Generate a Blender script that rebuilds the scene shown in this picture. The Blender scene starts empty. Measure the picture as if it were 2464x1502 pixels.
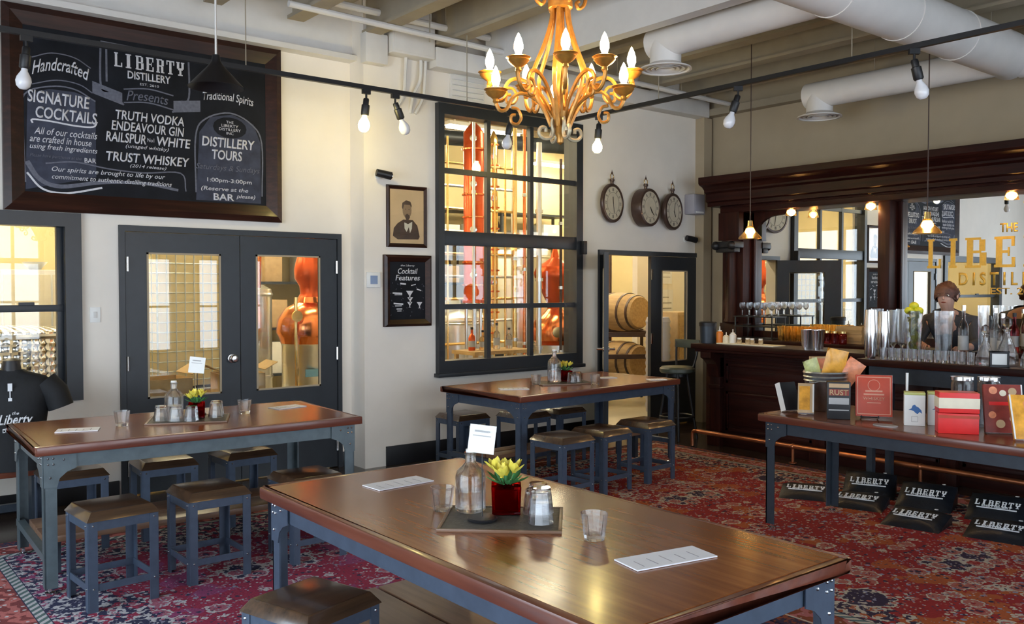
import bpy, bmesh, math, random
from mathutils import Vector, Matrix, Euler
R = math.radians
PI = math.pi
random.seed(11)
S = bpy.context.scene
C = S.collection

# ---------------------------------------------------------------- camera
cam_d = bpy.data.cameras.new('camera'); cam = bpy.data.objects.new('camera', cam_d); C.objects.link(cam)
cam_d.sensor_width = 36.0
cam_d.lens = 2136.0 / 2464.0 * 36.0
cam_d.clip_start = 0.05
cam.location = (0, 0, 1.6)
cam.rotation_euler = (R(90 - 1.57), 0, R(-38.94))
S.camera = cam

# ---------------------------------------------------------------- world, exposure
W = bpy.data.worlds.new('sky'); S.world = W; W.use_nodes = True
wn = W.node_tree.nodes; wl = W.node_tree.links
bg = wn['Background']
sky_tc = wn.new('ShaderNodeTexCoord'); sky_sep = wn.new('ShaderNodeSeparateXYZ'); sky_r = wn.new('ShaderNodeValToRGB')
wl.new(sky_tc.outputs['Generated'], sky_sep.inputs[0]); wl.new(sky_sep.outputs['Z'], sky_r.inputs[0])
sky_r.color_ramp.elements[0].position = 0.35; sky_r.color_ramp.elements[0].color = (.30, .34, .40, 1)
sky_r.color_ramp.elements[1].position = 0.55; sky_r.color_ramp.elements[1].color = (.66, .82, 1.0, 1)
wl.new(sky_r.outputs[0], bg.inputs[0])
bg.inputs[1].default_value = 11.5
S.view_settings.view_transform = 'Standard'
S.view_settings.look = 'None'
S.view_settings.gamma = 1.0
S.view_settings.exposure = 1.0
S.view_settings.use_curve_mapping = False
cy = S.cycles
cy.max_bounces = 10; cy.diffuse_bounces = 4; cy.glossy_bounces = 5; cy.transmission_bounces = 8; cy.transparent_max_bounces = 16
cy.caustics_reflective = False; cy.caustics_refractive = False
cy.sample_clamp_indirect = 6.0
cy.use_denoising = True

def portal(name, loc, rot, sx, sy):
    l = bpy.data.lights.new(name, 'AREA'); l.shape = 'RECTANGLE'; l.size = sx; l.size_y = sy
    l.cycles.is_portal = True
    o = bpy.data.objects.new(name, l); C.objects.link(o); o.location = loc; o.rotation_euler = rot
# daylight enters by the shop-front windows (front wall at y=-2.8, left wall at x=-2.6)
portal('window_portal', (3.2, -2.78, 1.7), (R(-90), 0, 0), 8.4, 2.7)
portal('window_portal', (-2.58, 2.2, 1.7), (0, R(-90), 0), 2.7, 6.4)

# ---------------------------------------------------------------- materials
M = {}
def new_mat(name):
    m = bpy.data.materials.new(name); m.use_nodes = True
    nt = m.node_tree; b = nt.nodes['Principled BSDF']; M[name] = m
    return m, nt, b
def setp(b, **k):
    for n, v in k.items():
        n = n.replace('_', ' ')
        b.inputs[n].default_value = v
def noise(nt, scale, detail=4, coord='Object', sc=(1, 1, 1), rough=.55):
    tc = nt.nodes.new('ShaderNodeTexCoord'); mp = nt.nodes.new('ShaderNodeMapping'); mp.inputs['Scale'].default_value = sc
    n = nt.nodes.new('ShaderNodeTexNoise'); n.inputs['Scale'].default_value = scale; n.inputs['Detail'].default_value = detail
    n.inputs['Roughness'].default_value = rough
    nt.links.new(tc.outputs[coord], mp.inputs[0]); nt.links.new(mp.outputs[0], n.inputs[0])
    return n
def ramp(nt, fac, stops, interp='LINEAR'):
    r = nt.nodes.new('ShaderNodeValToRGB'); r.color_ramp.interpolation = interp
    e = r.color_ramp.elements
    while len(e) < len(stops): e.new(.5)
    for i, (p, c) in enumerate(stops):
        e[i].position = p; e[i].color = (*c, 1) if len(c) == 3 else c
    nt.links.new(fac, r.inputs[0]); return r
def bump(nt, b, h, s=.2, d=.01):
    bm_ = nt.nodes.new('ShaderNodeBump'); bm_.inputs['Strength'].default_value = s; bm_.inputs['Distance'].default_value = d
    nt.links.new(h, bm_.inputs['Height']); nt.links.new(bm_.outputs[0], b.inputs['Normal'])
def plain(name, col, rough=.5, metal=0., var=.08, scale=14, spec=.5, bmp=0, coat=0):
    m, nt, b = new_mat(name)
    n = noise(nt, scale)
    lo = tuple(c * (1 - var) for c in col); hi = tuple(min(1, c * (1 + var)) for c in col)
    r = ramp(nt, n.outputs[0], [(.3, lo), (.7, hi)])
    nt.links.new(r.outputs[0], b.inputs['Base Color'])
    setp(b, Roughness=rough, Metallic=metal); b.inputs['Specular IOR Level'].default_value = spec
    b.inputs['Coat Weight'].default_value = coat
    if bmp: bump(nt, b, n.outputs[0], bmp)
    return m
def wood(name, cols, axis=0, rough=.25, coat=.3, stretch=14, scale=2.2, plank=0, spec=.5):
    m, nt, b = new_mat(name)
    sc = [1.0 * stretch] * 3; sc[axis] = 1.0
    n = noise(nt, scale, 6, sc=tuple(sc), rough=.6)
    n2 = noise(nt, 1.3, 2)
    mx = nt.nodes.new('ShaderNodeMath'); mx.operation = 'MULTIPLY_ADD'; mx.inputs[1].default_value = .35; 
    nt.links.new(n2.outputs[0], mx.inputs[0]); 
    ml = nt.nodes.new('ShaderNodeMath'); ml.operation = 'MULTIPLY'; ml.inputs[1].default_value = .65
    nt.links.new(n.outputs[0], ml.inputs[0]); nt.links.new(ml.outputs[0], mx.inputs[2])
    r = ramp(nt, mx.outputs[0], [(.32, cols[0]), (.5, cols[1]), (.68, cols[2])])
    out = r.outputs[0]
    if plank:
        tc = nt.nodes.new('ShaderNodeTexCoord'); sp = nt.nodes.new('ShaderNodeSeparateXYZ'); nt.links.new(tc.outputs['Object'], sp.inputs[0])
        pg = nt.nodes.new('ShaderNodeMath'); pg.operation = 'PINGPONG'; pg.inputs[1].default_value = plank / 2
        nt.links.new(sp.outputs[1 if axis == 0 else 0], pg.inputs[0])
        lt = nt.nodes.new('ShaderNodeMath'); lt.operation = 'LESS_THAN'; lt.inputs[1].default_value = .0022
        nt.links.new(pg.outputs[0], lt.inputs[0])
        mix = nt.nodes.new('ShaderNodeMix'); mix.data_type = 'RGBA'; nt.links.new(lt.outputs[0], mix.inputs[0])
        nt.links.new(out, mix.inputs[6]); mix.inputs[7].default_value = (*[c * .55 for c in cols[0]], 1)
        out = mix.outputs[2]
    nt.links.new(out, b.inputs['Base Color'])
    setp(b, Roughness=rough); b.inputs['Coat Weight'].default_value = coat; b.inputs['Coat Roughness'].default_value = .12
    b.inputs['Specular IOR Level'].default_value = spec
    if name != 'table_wood': bump(nt, b, n.outputs[0], .02, .002)
    return m
def emit(name, col, strength):
    m, nt, b = new_mat(name)
    b.inputs['Base Color'].default_value = (*col, 1)
    b.inputs['Emission Color'].default_value = (*col, 1); b.inputs['Emission Strength'].default_value = strength
    return m
def pane(name, tint=(.98, .99, 1), ior=1.5, rough=0.0, fac=1.0):
    m = bpy.data.materials.new(name); m.use_nodes = True; M[name] = m; nt = m.node_tree; nt.nodes.clear()
    o = nt.nodes.new('ShaderNodeOutputMaterial'); t = nt.nodes.new('ShaderNodeBsdfTransparent'); g = nt.nodes.new('ShaderNodeBsdfGlossy')
    t.inputs[0].default_value = (*tint, 1); g.inputs['Roughness'].default_value = rough
    lw = nt.nodes.new('ShaderNodeLayerWeight'); lw.inputs['Blend'].default_value = .5
    pw = nt.nodes.new('ShaderNodeMath'); pw.operation = 'POWER'; pw.inputs[1].default_value = 5.0
    nt.links.new(lw.outputs['Facing'], pw.inputs[0])
    mm = nt.nodes.new('ShaderNodeMath'); mm.operation = 'MULTIPLY_ADD'; mm.inputs[1].default_value = .95 * fac; mm.inputs[2].default_value = .045 * fac
    nt.links.new(pw.outputs[0], mm.inputs[0])
    x = nt.nodes.new('ShaderNodeMixShader')
    nt.links.new(mm.outputs[0], x.inputs[0]); nt.links.new(t.outputs[0], x.inputs[1]); nt.links.new(g.outputs[0], x.inputs[2]); nt.links.new(x.outputs[0], o.inputs[0])
    return m
def glass(name, col=(1, 1, 1), rough=0.0, mixt=.45):
    m = bpy.data.materials.new(name); m.use_nodes = True; M[name] = m; nt = m.node_tree; nt.nodes.clear()
    o = nt.nodes.new('ShaderNodeOutputMaterial'); g = nt.nodes.new('ShaderNodeBsdfGlass'); t = nt.nodes.new('ShaderNodeBsdfTransparent')
    g.inputs['Color'].default_value = (*col, 1); g.inputs['Roughness'].default_value = rough; g.inputs['IOR'].default_value = 1.48
    t.inputs[0].default_value = (*col, 1)
    x = nt.nodes.new('ShaderNodeMixShader'); x.inputs[0].default_value = mixt
    nt.links.new(g.outputs[0], x.inputs[1]); nt.links.new(t.outputs[0], x.inputs[2]); nt.links.new(x.outputs[0], o.inputs[0])
    return m

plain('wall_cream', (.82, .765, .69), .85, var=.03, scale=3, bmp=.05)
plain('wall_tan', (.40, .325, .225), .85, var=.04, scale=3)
plain('white_paint', (.68, .66, .635), .6, var=.04, scale=6)
plain('ceiling_paint', (.44, .39, .32), .8, var=.06, scale=4)
plain('joist_paint', (.33, .28, .205), .8, var=.08, scale=4)
plain('duct_white', (.70, .67, .64), .5, var=.04, scale=5)
plain('slate_frame', (.017, .021, .027), .42, var=.1, scale=9)
plain('black_metal', (.007, .007, .009), .45, var=.1)
plain('steel_blue_daylit', (.062, .085, .128), .42, .3, var=.12, scale=18)  # frame steel with the blue cast of daylight put into its colour
plain('steel_grey', (.095, .122, .135), .42, .35, var=.12, scale=18)
plain('steel_dark', (.032, .042, .056), .42, .3, var=.12, scale=18)
plain('chrome', (.85, .85, .86), .15, 1., var=.02)
plain('bolt_metal', (.42, .44, .47), .25, 1., var=.02)
plain('steel_tank', (.72, .74, .76), .28, 1., var=.05, scale=5)
plain('galvanised', (.55, .60, .63), .32, 1., var=.15, scale=25)
plain('copper', (.72, .24, .09), .2, 1., var=.1, scale=6)
plain('copper_red', (.62, .10, .025), .3, .7, var=.12, scale=5)
plain('copper_rail', (.50, .19, .09), .3, .9, var=.1)
plain('brass', (.85, .60, .25), .25, 1., var=.1)
plain('gilt', (.36, .165, .030), .36, .5, var=.3, scale=30)
plain('gilt_grey', (.38, .33, .22), .45, .4, var=.2, scale=30)
plain('gold_leaf', (.80, .46, .07), .35, .35, var=.08, scale=40)
plain('paper', (.85, .85, .88), .7, var=.02)
plain('chalk', (.62, .62, .66), .9, var=.1, scale=60)
plain('chalk_dim', (.13, .135, .17), .9, var=.2, scale=40)
plain('chalk_blue', (.040, .045, .070), .9, var=.25, scale=12)
plain('board_black', (.008, .009, .013), .7, var=.5, scale=4, spec=.2)
plain('shirt_black', (.004, .005, .007), .75, var=.3, scale=30, bmp=.2)
plain('bag_black', (.006, .008, .012), .42, var=.4, scale=20, bmp=.5)
plain('print_white', (.75, .77, .80), .7, var=.03)
plain('red_book', (.48, .055, .022), .45, var=.1)
plain('red_book_line', (.62, .30, .20), .5, var=.1)
plain('red_box', (.72, .02, .02), .4, var=.06)
plain('cream', (.78, .72, .56), .6, var=.05)
plain('white_card', (.82, .84, .82), .5, var=.03)
plain('pale_green', (.55, .60, .20), .5)
plain('blue_ink', (.05, .16, .42), .6)
plain('maroon', (.22, .03, .02), .45, var=.25, scale=20)
plain('tan', (.52, .36, .20), .6, var=.1)
plain('orange_foil', (.80, .36, .05), .3, var=.35, scale=16)
plain('pink_foil', (.80, .28, .14), .35, var=.3, scale=22)
plain('green_foil', (.48, .50, .20), .35, var=.3, scale=22)
plain('yellow_petal', (.85, .72, .10), .5, var=.12, scale=30)
plain('leaf_green', (.05, .20, .06), .5, var=.3, scale=30)
plain('lime_yellow', (.62, .62, .03), .4, var=.15, scale=30)
plain('cardboard', (.50, .34, .16), .8, var=.1)
plain('plastic_white', (.80, .80, .78), .4, var=.02)
plain('lilac_plastic', (.36, .35, .40), .5, var=.03)
plain('screen_blue', (.25, .33, .50), .3, var=.03)
plain('skin', (.62, .36, .27), .55, var=.06)
plain('hair', (.075, .028, .018), .55, var=.4, scale=40, bmp=.4)
plain('cloth_charcoal', (.045, .048, .058), .8, var=.15, scale=30)
plain('trousers', (.02, .02, .026), .8, var=.15, scale=30)
plain('green_vinyl', (.055, .065, .05), .35, var=.1)
plain('clock_face', (.66, .60, .46), .5, var=.06)
plain('clock_rim', (.075, .045, .035), .35, .3, var=.2)
plain('sepia', (.78, .55, .30), .6, var=.12, scale=3)
plain('sepia_dark', (.085, .05, .03), .6, var=.2)
plain('sepia_mid', (.34, .22, .12), .6, var=.1)
plain('concrete', (.42, .36, .24), .5, var=.12, scale=2)
plain('distillery_wall', (.64, .54, .31), .8, var=.05, scale=2)
plain('barrel_dark', (.05, .025, .018), .5, var=.2)
plain('slate_tray', (.085, .075, .062), .55, var=.25, scale=50, bmp=.3)
plain('amber_drink', (.55, .20, .03), .2)
plain('blue_label', (.15, .36, .55), .5)
plain('grey_label', (.40, .40, .40), .6)
plain('orange_plastic', (.72, .22, .03), .4)
plain('shade_glass', (.85, .70, .45), .3)
wood('table_wood', [(.165, .048, .014), (.24, .074, .021), (.32, .108, .033)], 0, .22, .15, spec=.45)
wood('edge_wood', [(.085, .020, .012), (.13, .034, .018), (.17, .05, .025)], 0, .3, .3)
wood('plank_wood', [(.11, .055, .030), (.17, .09, .052), (.23, .13, .08)], 0, .38, .1)
wood('seat_wood', [(.030, .018, .012), (.062, .034, .019), (.11, .056, .028)], 0, .26, .4)
wood('bar_wood', [(.010, .003, .0025), (.022, .005, .004), (.042, .010, .006)], 1, .40, .0, spec=.16)
wood('bar_wood_up', [(.011, .0035, .003), (.026, .006, .004), (.055, .013, .008)], 2, .38, .0, spec=.2)
wood('frame_wood', [(.012, .005, .004), (.026, .009, .006), (.055, .018, .010)], 0, .35, .1, spec=.3)
wood('floor_wood', [(.022, .015, .012), (.040, .026, .020), (.065, .042, .030)], 0, .25, .3, stretch=9, plank=.13)
wood('crate_wood', [(.32, .20, .08), (.46, .30, .13), (.58, .40, .20)], 1, .6, 0)
pane('window_glass', (.97, .98, .97), 1.5)
pane('picture_glass', (.98, .98, .98), 1.45)
glass('clear_glass', (.985, .99, .995), mixt=.3)
glass('red_glass', (.55, .012, .012), mixt=.2)
glass('amber_glass', (.99, .88, .66), mixt=.6)
glass('pink_glass', (.85, .35, .40), mixt=.4)
emit('bulb_warm', (1.0, .80, .28), 62.0)
emit('flame_warm', (1.0, .62, .24), 105.0)
emit('lamp_warm', (1.0, .62, .27), 130.0)
emit('tube_light', (1.0, .87, .60), 54.0)
plain('bulb_off', (.80, .80, .84), .15, var=.02)
m, nt, b = new_mat('mirror'); setp(b, Metallic=1.0, Roughness=.0); b.inputs['Base Color'].default_value = (.88, .89, .88, 1)

# dimpled stainless steel
m, nt, b = new_mat('dimpled_steel'); setp(b, Metallic=1.0, Roughness=.16)
tc = nt.nodes.new('ShaderNodeTexCoord'); vo = nt.nodes.new('ShaderNodeTexVoronoi'); vo.inputs['Scale'].default_value = 17; vo.inputs['Randomness'].default_value = .15
nt.links.new(tc.outputs['Object'], vo.inputs[0]); b.inputs['Base Color'].default_value = (.80, .83, .86, 1); bump(nt, b, vo.outputs['Distance'], 1.0, .03)

# white wire grid over pale plastic, for the caged tank
m, nt, b = new_mat('pale_plastic'); setp(b, Roughness=.35); b.inputs['Base Color'].default_value = (.80, .66, .36, 1)

# persian rugs: everything is laid out in the rug's own coordinates
def rug_mat(name, hw, hh, field, navy, cream, border, warm, pale_w=.75, mid=(.42, .13, .10)):
    m, nt, b = new_mat(name); L = nt.links
    tc = nt.nodes.new('ShaderNodeTexCoord'); sp = nt.nodes.new('ShaderNodeSeparateXYZ'); L.new(tc.outputs['Object'], sp.inputs[0])
    def mth(op, a, bb=None, c=None):
        n = nt.nodes.new('ShaderNodeMath'); n.operation = op
        for i, v in enumerate((a, bb, c)):
            if v is None: continue
            if isinstance(v, (int, float)): n.inputs[i].default_value = v
            else: L.new(v, n.inputs[i])
        return n.outputs[0]
    def mixc(f, a, c):
        n = nt.nodes.new('ShaderNodeMix'); n.data_type = 'RGBA'
        if isinstance(f, (int, float)): n.inputs[0].default_value = f
        else: L.new(f, n.inputs[0])
        for i, v in ((6, a), (7, c)):
            if isinstance(v, tuple): n.inputs[i].default_value = (*v, 1)
            else: L.new(v, n.inputs[i])
        return n.outputs[2]
    ax = mth('ABSOLUTE', sp.outputs[0]); ay = mth('ABSOLUTE', sp.outputs[1])
    d = mth('MINIMUM', mth('SUBTRACT', hw, ax), mth('SUBTRACT', hh, ay))      # distance from the edge
    cb = nt.nodes.new('ShaderNodeCombineXYZ'); L.new(ax, cb.inputs[0]); L.new(ay, cb.inputs[1])
    def vor(scale, feat='F1', rnd=1.0):
        v = nt.nodes.new('ShaderNodeTexVoronoi'); v.inputs['Scale'].default_value = scale; v.feature = feat; v.inputs['Randomness'].default_value = rnd
        L.new(cb.outputs[0], v.inputs[0]); return v
    def nz(scale, det=3):
        n = nt.nodes.new('ShaderNodeTexNoise'); n.inputs['Scale'].default_value = scale; n.inputs['Detail'].default_value = det
        L.new(cb.outputs[0], n.inputs[0]); return n.outputs[0]
    v1 = vor(6.5); v2 = vor(22); v3 = vor(55); vb = vor(2.3, 'SMOOTH_F1')
    base = mixc(mth('GREATER_THAN', nz(3.0, 5), .55), field, warm)
    bl = mth('ADD', vb.outputs['Distance'], mth('MULTIPLY', nz(16, 2), .30))
    base = mixc(mth('LESS_THAN', bl, .40), base, navy)
    base = mixc(mth('COMPARE', bl, .42, .022), base, cream)
    wob = mth('ADD', v1.outputs['Distance'], mth('MULTIPLY', nz(40, 1), .26))
    base = mixc(mth('COMPARE', wob, .40, .10), base, mid)
    base = mixc(mth('COMPARE', wob, .50, .035), base, cream)
    base = mixc(mth('LESS_THAN', wob, .24), base, navy)
    sepc = nt.nodes.new('ShaderNodeSeparateColor'); L.new(v2.outputs['Color'], sepc.inputs[0])
    sep3 = nt.nodes.new('ShaderNodeSeparateColor'); L.new(v3.outputs['Color'], sep3.inputs[0])
    motif = mth('MULTIPLY', mth('LESS_THAN', mth('ADD', v2.outputs['Distance'], mth('MULTIPLY', nz(90, 1), .25)), .44), mth('GREATER_THAN', sepc.outputs[0], .35))
    mcol = ramp(nt, sepc.outputs[1], [(0, cream), (.22, navy), (.45, mid), (.72, (.30, .28, .36)), (.9, field)], 'CONSTANT')
    base = mixc(motif, base, mcol.outputs[0])
    speck = mth('MULTIPLY', mth('LESS_THAN', v3.outputs['Distance'], .36), mth('GREATER_THAN', sep3.outputs[0], .55))
    scol = ramp(nt, sep3.outputs[1], [(0, cream), (.35, (.30, .30, .40)), (.7, (.05, .05, .09))], 'CONSTANT')
    base = mixc(speck, base, scol.outputs[0])
    # pale ground in the outer part of the field
    pale = mth('LESS_THAN', mth('ADD', d, mth('MULTIPLY', nz(4, 2), .5)), pale_w)
    pmix = mixc(mth('GREATER_THAN', nz(26, 2), .52), navy, cream)
    base = mixc(mth('MULTIPLY', pale, mth('GREATER_THAN', nz(17, 2), .47)), base, pmix)
    # border: dark guard, cream guard stripe, patterned band, stripes again
    bb = mixc(mth('GREATER_THAN', sepc.outputs[2], .55), border, (.45, .14, .13))
    bb = mixc(mth('LESS_THAN', v2.outputs['Distance'], .22), bb, cream)
    res = mixc(mth('LESS_THAN', d, .34), base, navy)
    wav = mth('PINGPONG', mth('ADD', ax, ay), .03)
    zig = mixc(mth('GREATER_THAN', wav, .015), cream, (.10, .16, .16))
    res = mixc(mth('MULTIPLY', mth('LESS_THAN', d, .335), mth('GREATER_THAN', d, .285)), res, zig)
    res = mixc(mth('LESS_THAN', d, .28), res, bb)
    res = mixc(mth('LESS_THAN', d, .12), res, cream)
    res = mixc(mth('LESS_THAN', d, .105), res, mixc(mth('GREATER_THAN', nz(30), .52), navy, border))
    n4 = nz(70, 4)
    dirt = mixc(mth('MULTIPLY', n4, .35), res, (.05, .03, .035))
    L.new(dirt, b.inputs['Base Color'])
    setp(b, Roughness=.95); b.inputs['Specular IOR Level'].default_value = .1
    bump(nt, b, n4, .4, .01)
    return m

# ---------------------------------------------------------------- mesh helpers
class MB:
    def __init__(s): s.v = []; s.f = []; s.m = []; s.mi = 0
    def add(s, vs, fs, mat=None):
        o = len(s.v); s.v += [tuple(v) for v in vs]
        for f in fs: s.f.append([i + o for i in f]); s.m.append(s.mi)
        return s
    def box(s, x0, y0, z0, x1, y1, z1):
        vs = [(x0, y0, z0), (x1, y0, z0), (x1, y1, z0), (x0, y1, z0), (x0, y0, z1), (x1, y0, z1), (x1, y1, z1), (x0, y1, z1)]
        return s.add(vs, [(3, 2, 1, 0), (4, 5, 6, 7), (0, 1, 5, 4), (1, 2, 6, 5), (2, 3, 7, 6), (3, 0, 4, 7)])
    def cbox(s, c, d, rot=(0, 0, 0)):
        m = Euler(rot).to_matrix(); h = Vector(d) / 2; c = Vector(c)
        vs = [c + m @ Vector((sx * h.x, sy * h.y, sz * h.z)) for sz in (-1, 1) for sx, sy in ((-1, -1), (1, -1), (1, 1), (-1, 1))]
        return s.add(vs, [(3, 2, 1, 0), (4, 5, 6, 7), (0, 1, 5, 4), (1, 2, 6, 5), (2, 3, 7, 6), (3, 0, 4, 7)])
    def frustum(s, x0, y0, z0, x1, y1, z1, i):
        vs = [(x0, y0, z0), (x1, y0, z0), (x1, y1, z0), (x0, y1, z0), (x0 + i, y0 + i, z1), (x1 - i, y0 + i, z1), (x1 - i, y1 - i, z1), (x0 + i, y1 - i, z1)]
        return s.add(vs, [(3, 2, 1, 0), (4, 5, 6, 7), (0, 1, 5, 4), (1, 2, 6, 5), (2, 3, 7, 6), (3, 0, 4, 7)])
    def lathe(s, prof, c=(0, 0, 0), n=24, rot=None, sx=1, sy=1):
        c = Vector(c); m = Euler(rot).to_matrix() if rot else Matrix.Identity(3); vs = []; fs = []
        for r, z in prof:
            for k in range(n):
                a = 2 * PI * k / n; vs.append(c + m @ Vector((r * math.cos(a) * sx, r * math.sin(a) * sy, z)))
        for i in range(len(prof) - 1):
            for k in range(n):
                k2 = (k + 1) % n; fs.append((i * n + k, i * n + k2, (i + 1) * n + k2, (i + 1) * n + k))
        q = len(prof) - 1
        if q == 1 and min(prof[0][0], prof[1][0]) > 1e-6: pass                     # an open band
        elif q >= 3 and min(prof[0][0], prof[q][0]) > 1e-6 and abs(prof[0][0] - prof[q][0]) < .012 and abs(prof[0][1] - prof[q][1]) < .12:
            for k in range(n): k2 = (k + 1) % n; fs.append((q * n + k, q * n + k2, k2, k))      # a ring: close its section
        else:
            if prof[0][0] > 1e-6: fs.append(tuple(range(n))[::-1])
            if prof[-1][0] > 1e-6: fs.append(tuple(q * n + k for k in range(n)))
        return s.add(vs, fs)
    def cyl(s, p0, p1, r0, r1=None, n=16):
        return s.tube([p0, p1], [r0, r0 if r1 is None else r1], n)
    def tube(s, pts, r, n=8, closed=False):
        pts = [Vector(p) for p in pts]; k = len(pts)
        rs = r if isinstance(r, (list, tuple)) else [r] * k
        vs = []; fs = []; up = None
        for i, p in enumerate(pts):
            if closed: d = pts[(i + 1) % k] - pts[i - 1]
            else: d = pts[min(i + 1, k - 1)] - pts[max(i - 1, 0)]
            d.normalize()
            if up is None: up = Vector((0, 0, 1)) if abs(d.z) < .9 else Vector((1, 0, 0))
            a = d.cross(up); 
            if a.length < 1e-4: a = d.cross(Vector((0, 1, 0)))
            a.normalize(); b = a.cross(d); b.normalize(); up = b
            for j in range(n):
                t = 2 * PI * j / n; vs.append(p + (a * math.cos(t) + b * math.sin(t)) * rs[i])
        for i in range(k if closed else k - 1):
            i2 = (i + 1) % k
            for j in range(n):
                j2 = (j + 1) % n; fs.append((i * n + j, i * n + j2, i2 * n + j2, i2 * n + j))
        if not closed: fs.append(tuple(range(n))[::-1]); fs.append(tuple((k - 1) * n + j for j in range(n)))
        return s.add(vs, fs)
    def prism(s, poly, depth, mtx=None):      # polygon in xy, extruded along +z by depth, then moved by mtx
        n = len(poly); mtx = mtx or Matrix.Identity(4)
        vs = [mtx @ Vector((x, y, 0)) for x, y in poly] + [mtx @ Vector((x, y, depth)) for x, y in poly]
        fs = [tuple(range(n))[::-1], tuple(range(n, 2 * n))] + [(i, (i + 1) % n, (i + 1) % n + n, i + n) for i in range(n)]
        return s.add(vs, fs)
    def ball(s, c, r, n=12, sc=(1, 1, 1)):
        pr = [(max(1e-7, math.sin(PI * i / n)) if 0 < i < n else 0, -math.cos(PI * i / n)) for i in range(n + 1)]
        vs = []; fs = []; k = n * 2; c = Vector(c)
        for pr_r, pz in pr:
            for j in range(k):
                a = 2 * PI * j / k; vs.append(c + Vector((pr_r * math.cos(a) * r * sc[0], pr_r * math.sin(a) * r * sc[1], pz * r * sc[2])))
        for i in range(n):
            for j in range(k): j2 = (j + 1) % k; fs.append((i * k + j, i * k + j2, (i + 1) * k + j2, (i + 1) * k + j))
        return s.add(vs, fs)
    def build(s, name, mats, parent=None, bevel=0, smooth=True, loc=None, rot=None, seg=2, ang=35):
        me = bpy.data.meshes.new(name); bm = bmesh.new()
        bv = [bm.verts.new(v) for v in s.v]
        for f, mi in zip(s.f, s.m):
            try: bf = bm.faces.new([bv[i] for i in f]); bf.material_index = mi
            except ValueError: pass
        bmesh.ops.remove_doubles(bm, verts=bm.verts, dist=1e-6)
        bmesh.ops.recalc_face_normals(bm, faces=bm.faces)
        if bevel:
            es = [e for e in bm.edges if len(e.link_faces) == 2 and e.calc_face_angle(0) > R(30)]
            bmesh.ops.bevel(bm, geom=es, offset=bevel, segments=seg, affect='EDGES', profile=.6, clamp_overlap=True)
        bm.to_mesh(me); bm.free()
        for mt in ([mats] if isinstance(mats, str) else mats): me.materials.append(M[mt])
        if smooth:
            me.shade_smooth(); me.set_sharp_from_angle(angle=R(ang))
        o = bpy.data.objects.new(name, me); C.objects.link(o)
        if parent: o.parent = parent
        if loc is not None: o.location = loc
        if rot is not None: o.rotation_euler = rot
        return o
def BX(*a): return MB().box(*a)
def tag(o, label=None, cat=None, group=None, kind=None):
    if label: o['label'] = label
    if cat: o['category'] = cat
    if group: o['group'] = group
    if kind: o['kind'] = kind
    return o
def thing(name, label, cat, loc=(0, 0, 0), rotz=0, group=None, kind=None):
    o = bpy.data.objects.new(name, None); C.objects.link(o); o.empty_display_size = .1
    o.location = loc; o.rotation_euler = (0, 0, rotz)
    return tag(o, label, cat, group, kind)
KIDS = {}
def dup(root, loc, rotz=None, label=None, group=None):
    def cp(o, par):
        c = o.copy(); C.objects.link(c)
        if par: c.parent = par
        for ch in list(o.children): cp(ch, c)
        return c
    r = cp(root, None); r.location = loc
    if rotz is not None: r.rotation_euler = (0, 0, rotz)
    if label: r['label'] = label
    if group: r['group'] = group
    return r
def struct(name, mb, mats, **k):
    o = mb.build(name, mats, **k); o['kind'] = 'structure'; return o
def spline(pts, n=6):
    P = [Vector(p) for p in pts]; P = [P[0] * 2 - P[1]] + P + [P[-1] * 2 - P[-2]]; out = []
    for i in range(1, len(P) - 2):
        a, b, c, d = P[i - 1:i + 3]
        for k in range(n):
            t = k / n; out.append(.5 * ((2 * b) + (c - a) * t + (2 * a - 5 * b + 4 * c - d) * t * t + (3 * b - a - 3 * c + d) * t ** 3))
    out.append(P[-2]); return out
# flat lettering: text fitted into a box w x h, lying in the local xy plane, extruded a little along +z
def text_mesh(name, body, w, h, mat, parent=None, shear=0., bold=0., loc=(0, 0, 0), rot=(0, 0, 0), ext=.0015, arc=0.):
    cu = bpy.data.curves.new(name, 'FONT'); cu.body = body; cu.shear = shear; cu.offset = bold; cu.size = 1; cu.resolution_u = 3; cu.space_line = .85
    cu.align_x = 'CENTER'
    t = bpy.data.objects.new(name, cu); C.objects.link(t)
    dg = bpy.context.evaluated_depsgraph_get(); me = bpy.data.meshes.new_from_object(t.evaluated_get(dg))
    bpy.data.objects.remove(t); bpy.data.curves.remove(cu)
    xs = [v.co.x for v in me.vertices]; ys = [v.co.y for v in me.vertices]
    x0, x1, y0, y1 = min(xs), max(xs), min(ys), max(ys)
    bm = bmesh.new(); bm.from_mesh(me)
    for v in bm.verts:
        v.co.x = ((v.co.x - x0) / (x1 - x0) - .5) * w; v.co.y = ((v.co.y - y0) / max(1e-6, y1 - y0) - .5) * h; v.co.z = 0
        if arc: v.co.y += arc * (1 - (2 * v.co.x / w) ** 2)
    r = bmesh.ops.extrude_face_region(bm, geom=bm.faces[:])
    for g in r['geom']:
        if isinstance(g, bmesh.types.BMVert): g.co.z += ext
    bmesh.ops.recalc_face_normals(bm, faces=bm.faces)
    bm.to_mesh(me); bm.free(); me.materials.clear(); me.materials.append(M[mat]); me.name = name
    o = bpy.data.objects.new(name, me); C.objects.link(o)
    if parent: o.parent = parent
    o.location = loc; o.rotation_euler = rot
    return o

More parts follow.
